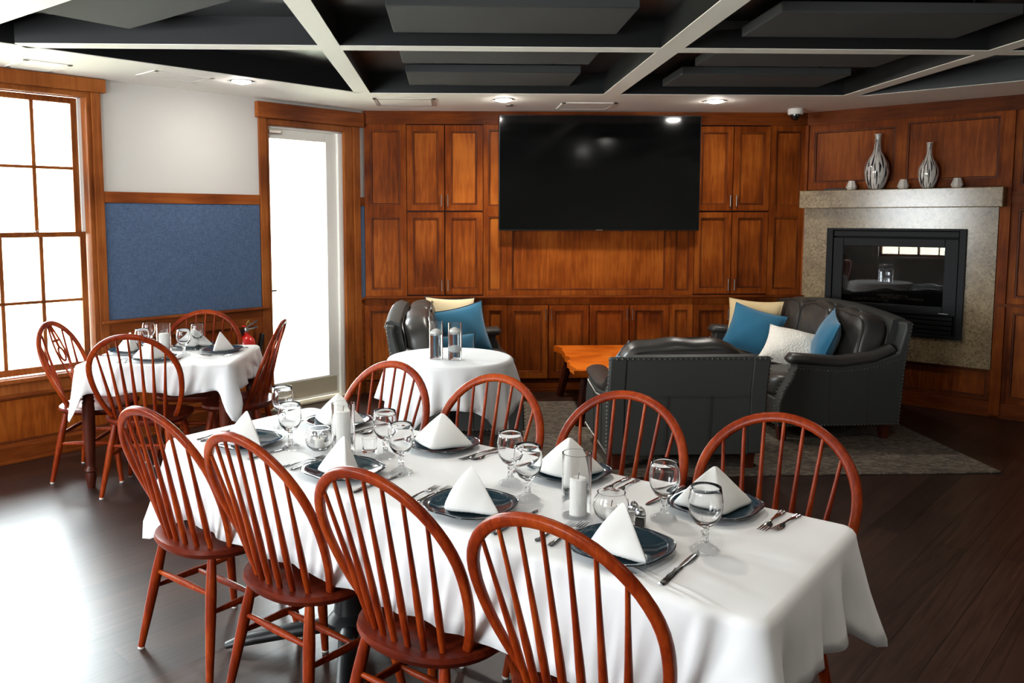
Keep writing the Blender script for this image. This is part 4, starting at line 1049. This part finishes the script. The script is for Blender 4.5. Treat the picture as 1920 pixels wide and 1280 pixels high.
# small table settings
zs = .7456
for px, py, rz, wh, nr in ((SX - .05, SY_ - .215, 0, 'on the small window table, nearest the camera', .3), (SX + .275, SY_ + .08, pi / 2, 'on the small window table, door side', 0.),
                           (SX + .05, SY_ + .25, pi, 'on the small window table, wall side', .2), (SX - .30, SY_ + .08, -pi / 2, 'on the small window table, window side', .2)):
    setting(px, py, zs, rz, wh, nr, kx=.15, fx=-.145)
for x, y, lb in ((SX - .24, SY_ + .25, 'stemmed water goblet on the small table, next to the window-side napkin'), (SX + .09, SY_ + .20, 'stemmed water goblet on the small table, closest to the wall'),
                 (SX + .09, SY_ - .08, 'stemmed water goblet on the small table, in front of the far napkin'), (SX - .17, SY_ - .06, 'stemmed water goblet on the small table behind the spindles of the near chair')):
    goblet(x, y, zs, lb)
cylinder('candle_cylinder', 'clear glass cylinder around a candle in the middle of the small window table', SX - .12, SY_ + .18, zs, .047, .17, 'glass cylinders on the tables')
pillar(SX - .12, SY_ + .18, zs + .0102, .032, .10, 'white pillar candle inside the glass cylinder on the small window table')
# round table: two tall cylinders of water with floating candles
def water_vase(x, y, fill, candles, label, clabels):
    z = .7506; r = .041; h = .225
    t = cylinder('water_cylinder', label, x, y, z, r, h, 'tall water cylinders on the round table')
    MB().lathe([(.0, .0095), (r - .0035, .0105), (r - .0035, fill), (.0, fill)], seg=36, cap=False).build('water', M['water'], t, smooth=50)
    for zc, lb in zip(candles, clabels):
        c_ = MB().lathe([(.0, -.012), (.022, -.010), (.033, .004), (.034, .012), (.026, .022), (.012, .030), (.0, .033)], seg=28, cap=False).build('floating_candle', M['wax'], smooth=60); c_.location = (x, y, z + zc)
        tag(c_, lb, 'candle')
water_vase(-.085, 4.93, .155, [.152], 'tall glass cylinder of water on the round table, the left one', ['white candle floating in the left tall glass cylinder'])
water_vase(.028, 4.885, .165, [.165, .06], 'tall glass cylinder of water on the round table, the right one', ['upper white candle floating in the right tall glass cylinder', 'lower white candle in the right tall glass cylinder'])

# ------------------------------------------------------------------ leather seating
def nails(mb, pts, r=.007, step=.024):
    for a, b_ in zip(pts[:-1], pts[1:]):
        a, b_ = Vector(a), Vector(b_); n_ = max(1, int((b_ - a).length / step))
        mb.dots([tuple(a.lerp(b_, i / n_)) for i in range(n_)], r)
def sofa(name, label, cat, L_, loc, rotz, ncush, arch=.055, arm=.62, top=.86, depth=.96, bc=0.):
    """faces local -y; origin on the floor at the middle of its footprint"""
    t = thing(name, label, cat, loc, rotz)
    h = L_ / 2; yf, yb = -depth / 2, depth / 2
    az = arm - .045
    side = [(yf, .12), (yf + .005, .30), (yf + .03, .38), (yf + .08, .46), (yf + .115, az - .03), (yf + .11, az), (yf + .44, az - .03), (yf + .68, az), (yb - .10, az + .065), (yb - .055, top - .05), (yb - .06, top - .005), (yb, top), (yb - .045, .53), (yb - .07, .12)]
    for sx in (-1, 1):
        x0, x1 = sorted((sx * h, sx * (h - .11)))
        sd = MB().prism([(y, z) for y, z in side], x0, x1, 'x').build('side_panel', M['leather_back'], t, bevel=.012, smooth=30)
        p = [(sx * (h - .065), y, z) for y, z in ((yf + .075, az + .012), (yf + .1, az + .03), (yf + .25, az + .018), (yf + .44, az + .002), (yf + .68, az + .03), (yb - .13, az + .09))]
        MB().tube(p, [.05, .078, .08, .08, .078, .07], 14, flat=(1, .52), up=(0, 0, 1)).build('arm_pad', M['leather'], t, smooth=80)
        xo = sx * (h + .002)
        MB().tube([(xo, yf + .36, .14), (xo, yf + .36, az - .06)], .003, 4).tube([(xo, yf + .64, .14), (xo, yf + .64, az - .05)], .003, 4).build('seam', M['leather'], sd)
        def run(p_): nb = MB(); nails(nb, p_); nb.build('nailhead_trim', M['nail'], sd)
        run([(xo, y, z) for y, z in ((yf + .115, az - .035), (yf + .44, az - .062), (yf + .68, az - .035), (yb - .06, az + .03))])
        run([(xo, y, z) for y, z in ((yb - .012, top - .015), (yb - .06, .53), (yb - .085, .13), (yf + .012, .13))])
        run([(sx * (h - .012), y, z) for y, z in ((yf - .004, .13), (yf + .0, .30), (yf + .025, .385), (yf + .076, .465), (yf + .108, az - .03))])
        run([(sx * (h - .098), y, z) for y, z in ((yf - .004, .13), (yf + .0, .30), (yf + .025, .385), (yf + .076, .465), (yf + .108, az - .03))])
    hi = h - .11
    MB().box(-hi, hi, yf + .03, yb - .1, .12, .30).build('seat_rail', M['leather'], t, bevel=.012)
    def arc(x): return arch * (1 - (x / h) ** 2)
    # back: leaning slab with arched top
    n_ = 17; vs = []; fs = []
    for i in range(n_):
        x = -hi + 2 * hi * i / (n_ - 1); z1 = top + arc(x)
        vs += [(x, yb - .07, .12), (x, yb - .045, .53), (x, yb, z1), (x, yb - .03, z1 + .012), (x, yb - .09, z1 - .01), (x, yb - .19, .42), (x, yb - .19, .12)]
    for i in range(n_ - 1):
        for k_ in range(7):
            k2 = (k_ + 1) % 7; fs.append((i * 7 + k_, i * 7 + k2, i * 7 + 7 + k2, i * 7 + 7 + k_))
    fs.append(tuple(range(6, -1, -1))); fs.append(tuple((n_ - 1) * 7 + q for q in range(7)))
    bk = MB().add(vs, fs).build('back', M['leather_back'], t, smooth=50)
    nb = MB(); nails(nb, [(-h + .01 + 2 * (h - .01) * i / 30, yb + .004, top - .012 + arc(-h + 2 * h * i / 30)) for i in range(31)])
    nb.build('nailhead_trim', M['nail'], bk)
    sm = MB().tube([(-hi, yb - .035, .50), (hi, yb - .035, .50)], .003, 4)
    for x in (-hi * .35, hi * .35): sm.tube([(x, yb - .037, .50), (x, yb - .062, .14)], .003, 4)
    sm.build('seam', M['leather'], bk)
    cw = 2 * hi / ncush
    for i in range(ncush):
        x = -hi + cw * (i + .5)
        MB().softbox((x, yf + .38, .385), (cw * 1.0, .70, .17), .18, 6, 12).build('seat_cushion', M['leather'], t, smooth=80)
        rot = Matrix.Rotation(R(-12), 3, 'X'); zc_ = .625 + arc(x) * .6 + bc
        def crumple(v, s0=i * 2.1): return Vector((v.x, v.y + .006 * sin(v.x * 31 + s0) * sin(v.z * 21 + 1), v.z + .008 * sin(v.x * 23 + s0) + (arc(x + v.x) - arc(x)) * .9))
        cu = MB().softbox((x, yb - .245, zc_ + .01), (cw * 1.0, .21, .46), .12, 5, 14, rot=rot, fn=crumple).build('back_cushion', M['leather'], t, smooth=80)
        pp = []
        for sg in (-1, 1):
            lp = []
            for kx in range(28):
                a = 2 * pi * kx / 28; e = 4.
                u = math.copysign(abs(cos(a)) ** (2 / e), cos(a)); v_ = math.copysign(abs(sin(a)) ** (2 / e), sin(a))
                vv = rot @ crumple(Vector((u * cw * .495, sg * .098, v_ * .226))); lp.append(vv + Vector((x, yb - .245, zc_ + .01)))
            MB().tube(lp, .006, 6, close=True).build('piping', M['leather'], cu)
    for sx in (-1, 1):
        for y in (yf + .05, yb - .15):
            lg = MB(); a, b_ = .034, .024; x = sx * (h - .075)
            lg.add([(x-a,y-a,.125),(x+a,y-a,.125),(x+a,y+a,.125),(x-a,y+a,.125),(x-b_,y-b_,0.012),(x+b_,y-b_,0.012),(x+b_,y+b_,.012),(x-b_,y+b_,.012)], [(0,1,2,3),(7,6,5,4),(0,4,5,1),(1,5,6,2),(2,6,7,3),(3,7,4,0)])
            lg.build('leg', M['dark_wood'], t, smooth=0)
    return t
sofa('sofa', 'black leather sofa with nailhead trim in front of the fireplace', 'sofa', 1.72, (2.775, 6.52, 0), -pi / 2 + .035, 3)
sofa('sofa', 'dark leather sofa behind the round table, side-on by the cabinets', 'sofa', 1.66, (.035, 6.44, 0), pi / 2, 2)
sofa('armchair', 'black leather armchair turned with its back to the camera', 'armchair', 1.0, (1.475, 5.385, 0), pi + .0, 1, arch=.0, arm=.54, top=.75, depth=.9, bc=-.055)

# cushions
def cushion(label, size, thick, loc, rot, mat, pipe=None, button=False, group='scatter cushions'):
    t = thing('cushion', label, 'cushion', loc, 0, group, rot=rot)
    w_, h_ = size[0] / 2, size[1] / 2
    def f(sg):
        def g(u, v):
            a, b_ = 2 * u - 1, 2 * v - 1; e = (max(0, 1 - a * a) ** .55) * (max(0, 1 - b_ * b_) ** .55)
            pin = .10
            x = w_ * a * (1 - pin * (1 - b_ * b_) * abs(a)); z = h_ * b_ * (1 - pin * (1 - a * a) * abs(b_))
            return (x, sg * thick / 2 * e * (1 + .05 * sin(a * 7) * sin(b_ * 5)), z)
        return g
    MB().grid(f(-1), 21, 21).grid(lambda u, v: f(1)(1 - u, v), 21, 21).build('cover', mat, t, smooth=80)
    loop = []
    for i in range(80):
        q = i / 20; s_ = int(q); fr_ = q - s_
        a, b_ = [(2 * fr_ - 1, -1), (1, 2 * fr_ - 1), (1 - 2 * fr_, 1), (-1, 1 - 2 * fr_)][s_]
        loop.append(f(1)((a + 1) / 2, (b_ + 1) / 2))
    MB().tube(loop, .0045, 6, close=True).build('piping', pipe or mat, t, smooth=60)
    if button:
        y = thick / 2
        MB().lathe([(.0, .006), (.014, .005), (.019, 0), (.014, -.005), (0, -.006)], seg=16, cap=False).build('button', M['beige'], t, loc=(0, y + .004, 0), rot=(-pi / 2, 0, 0))
    return t
cushion('beige square cushion at the far end of the sofa by the fireplace', (.46, .42), .14, (2.66, 7.08, .675), (R(-14), R(2), R(-30)), M['beige'])
cushion('teal cushion leaning on the beige one, on the sofa by the fireplace', (.44, .40), .16, (2.575, 6.85, .64), (R(-24), R(14), R(-32)), M['teal'])
cushion('textured white cushion in the middle of the sofa by the fireplace', (.48, .38), .22, (2.70, 6.30, .575), (R(-50), R(10), R(-32)), M['knit'])
cushion('teal cushion with a button, edge-on at the near end of the fireplace sofa', (.43, .43), .16, (2.83, 6.06, .67), (R(-20), R(10), R(-110)), M['teal'], button=True)
cushion('cream square cushion at the far end of the left sofa', (.44, .42), .13, (.0, 7.0, .715), (R(-12), R(3), R(14)), M['cream'], M['piping_cord'])
cushion('large teal cushion leaning on the cream one, on the left sofa', (.48, .44), .17, (.09, 6.76, .655), (R(-14), R(-10), R(18)), M['teal'], M['piping_cord'])
cushion('small bright teal cushion lying low on the left sofa behind the glass cylinders', (.36, .24), .13, (.03, 6.35, .575), (R(-16), R(-4), R(8)), M['teal'], M['piping_cord'])
cushion('teal cushion peeking out past the left edge of the black armchair', (.42, .40), .14, (1.12, 5.36, .545), (R(10), R(-6), R(70)), M['teal'])
# slab coffee table with splayed legs
t = thing('coffee_table', 'orange live-edge slab coffee table with splayed legs', 'coffee table', (1.42, 6.72, 0))
def edge(u): return .012 * sin(u * 17) + .010 * sin(u * 31 + 1) + .006 * sin(u * 57)
def slab_outline():
    out = []
    for i in range(24): u = i / 23; out.append((-.46 + .92 * u, -.62 + .004 * sin(u * 9)))
    for i in range(24): u = i / 23; out.append((.46 + edge(u), -.62 + 1.24 * u))
    for i in range(24): u = i / 23; out.append((.46 - .92 * u, .62))
    for i in range(24): u = i / 23; out.append((-.46 + .018 * sin(u * 5) + edge(u + .3), .62 - 1.24 * u))
    return out
so_ = slab_outline()
MB().prism(so_, .395, .45).build('tabletop', M['slab'], t, bevel=.008, smooth=30)
for sx in (-1, 1):
    for sy in (-1, 1):
        MB().tube([(sx * .36, sy * .44, .40), (sx * .435, sy * .56, .011)], [.042, .034], 8).build('leg', M['dark_wood'], t, smooth=40)
o = MB().box(-.35, 3.46, 4.925, 7.02, .0005, .011).build('rug', M['rug'], bevel=.004, smooth=0); tag(o, 'grey brown mottled area rug under the leather seating', 'rug')
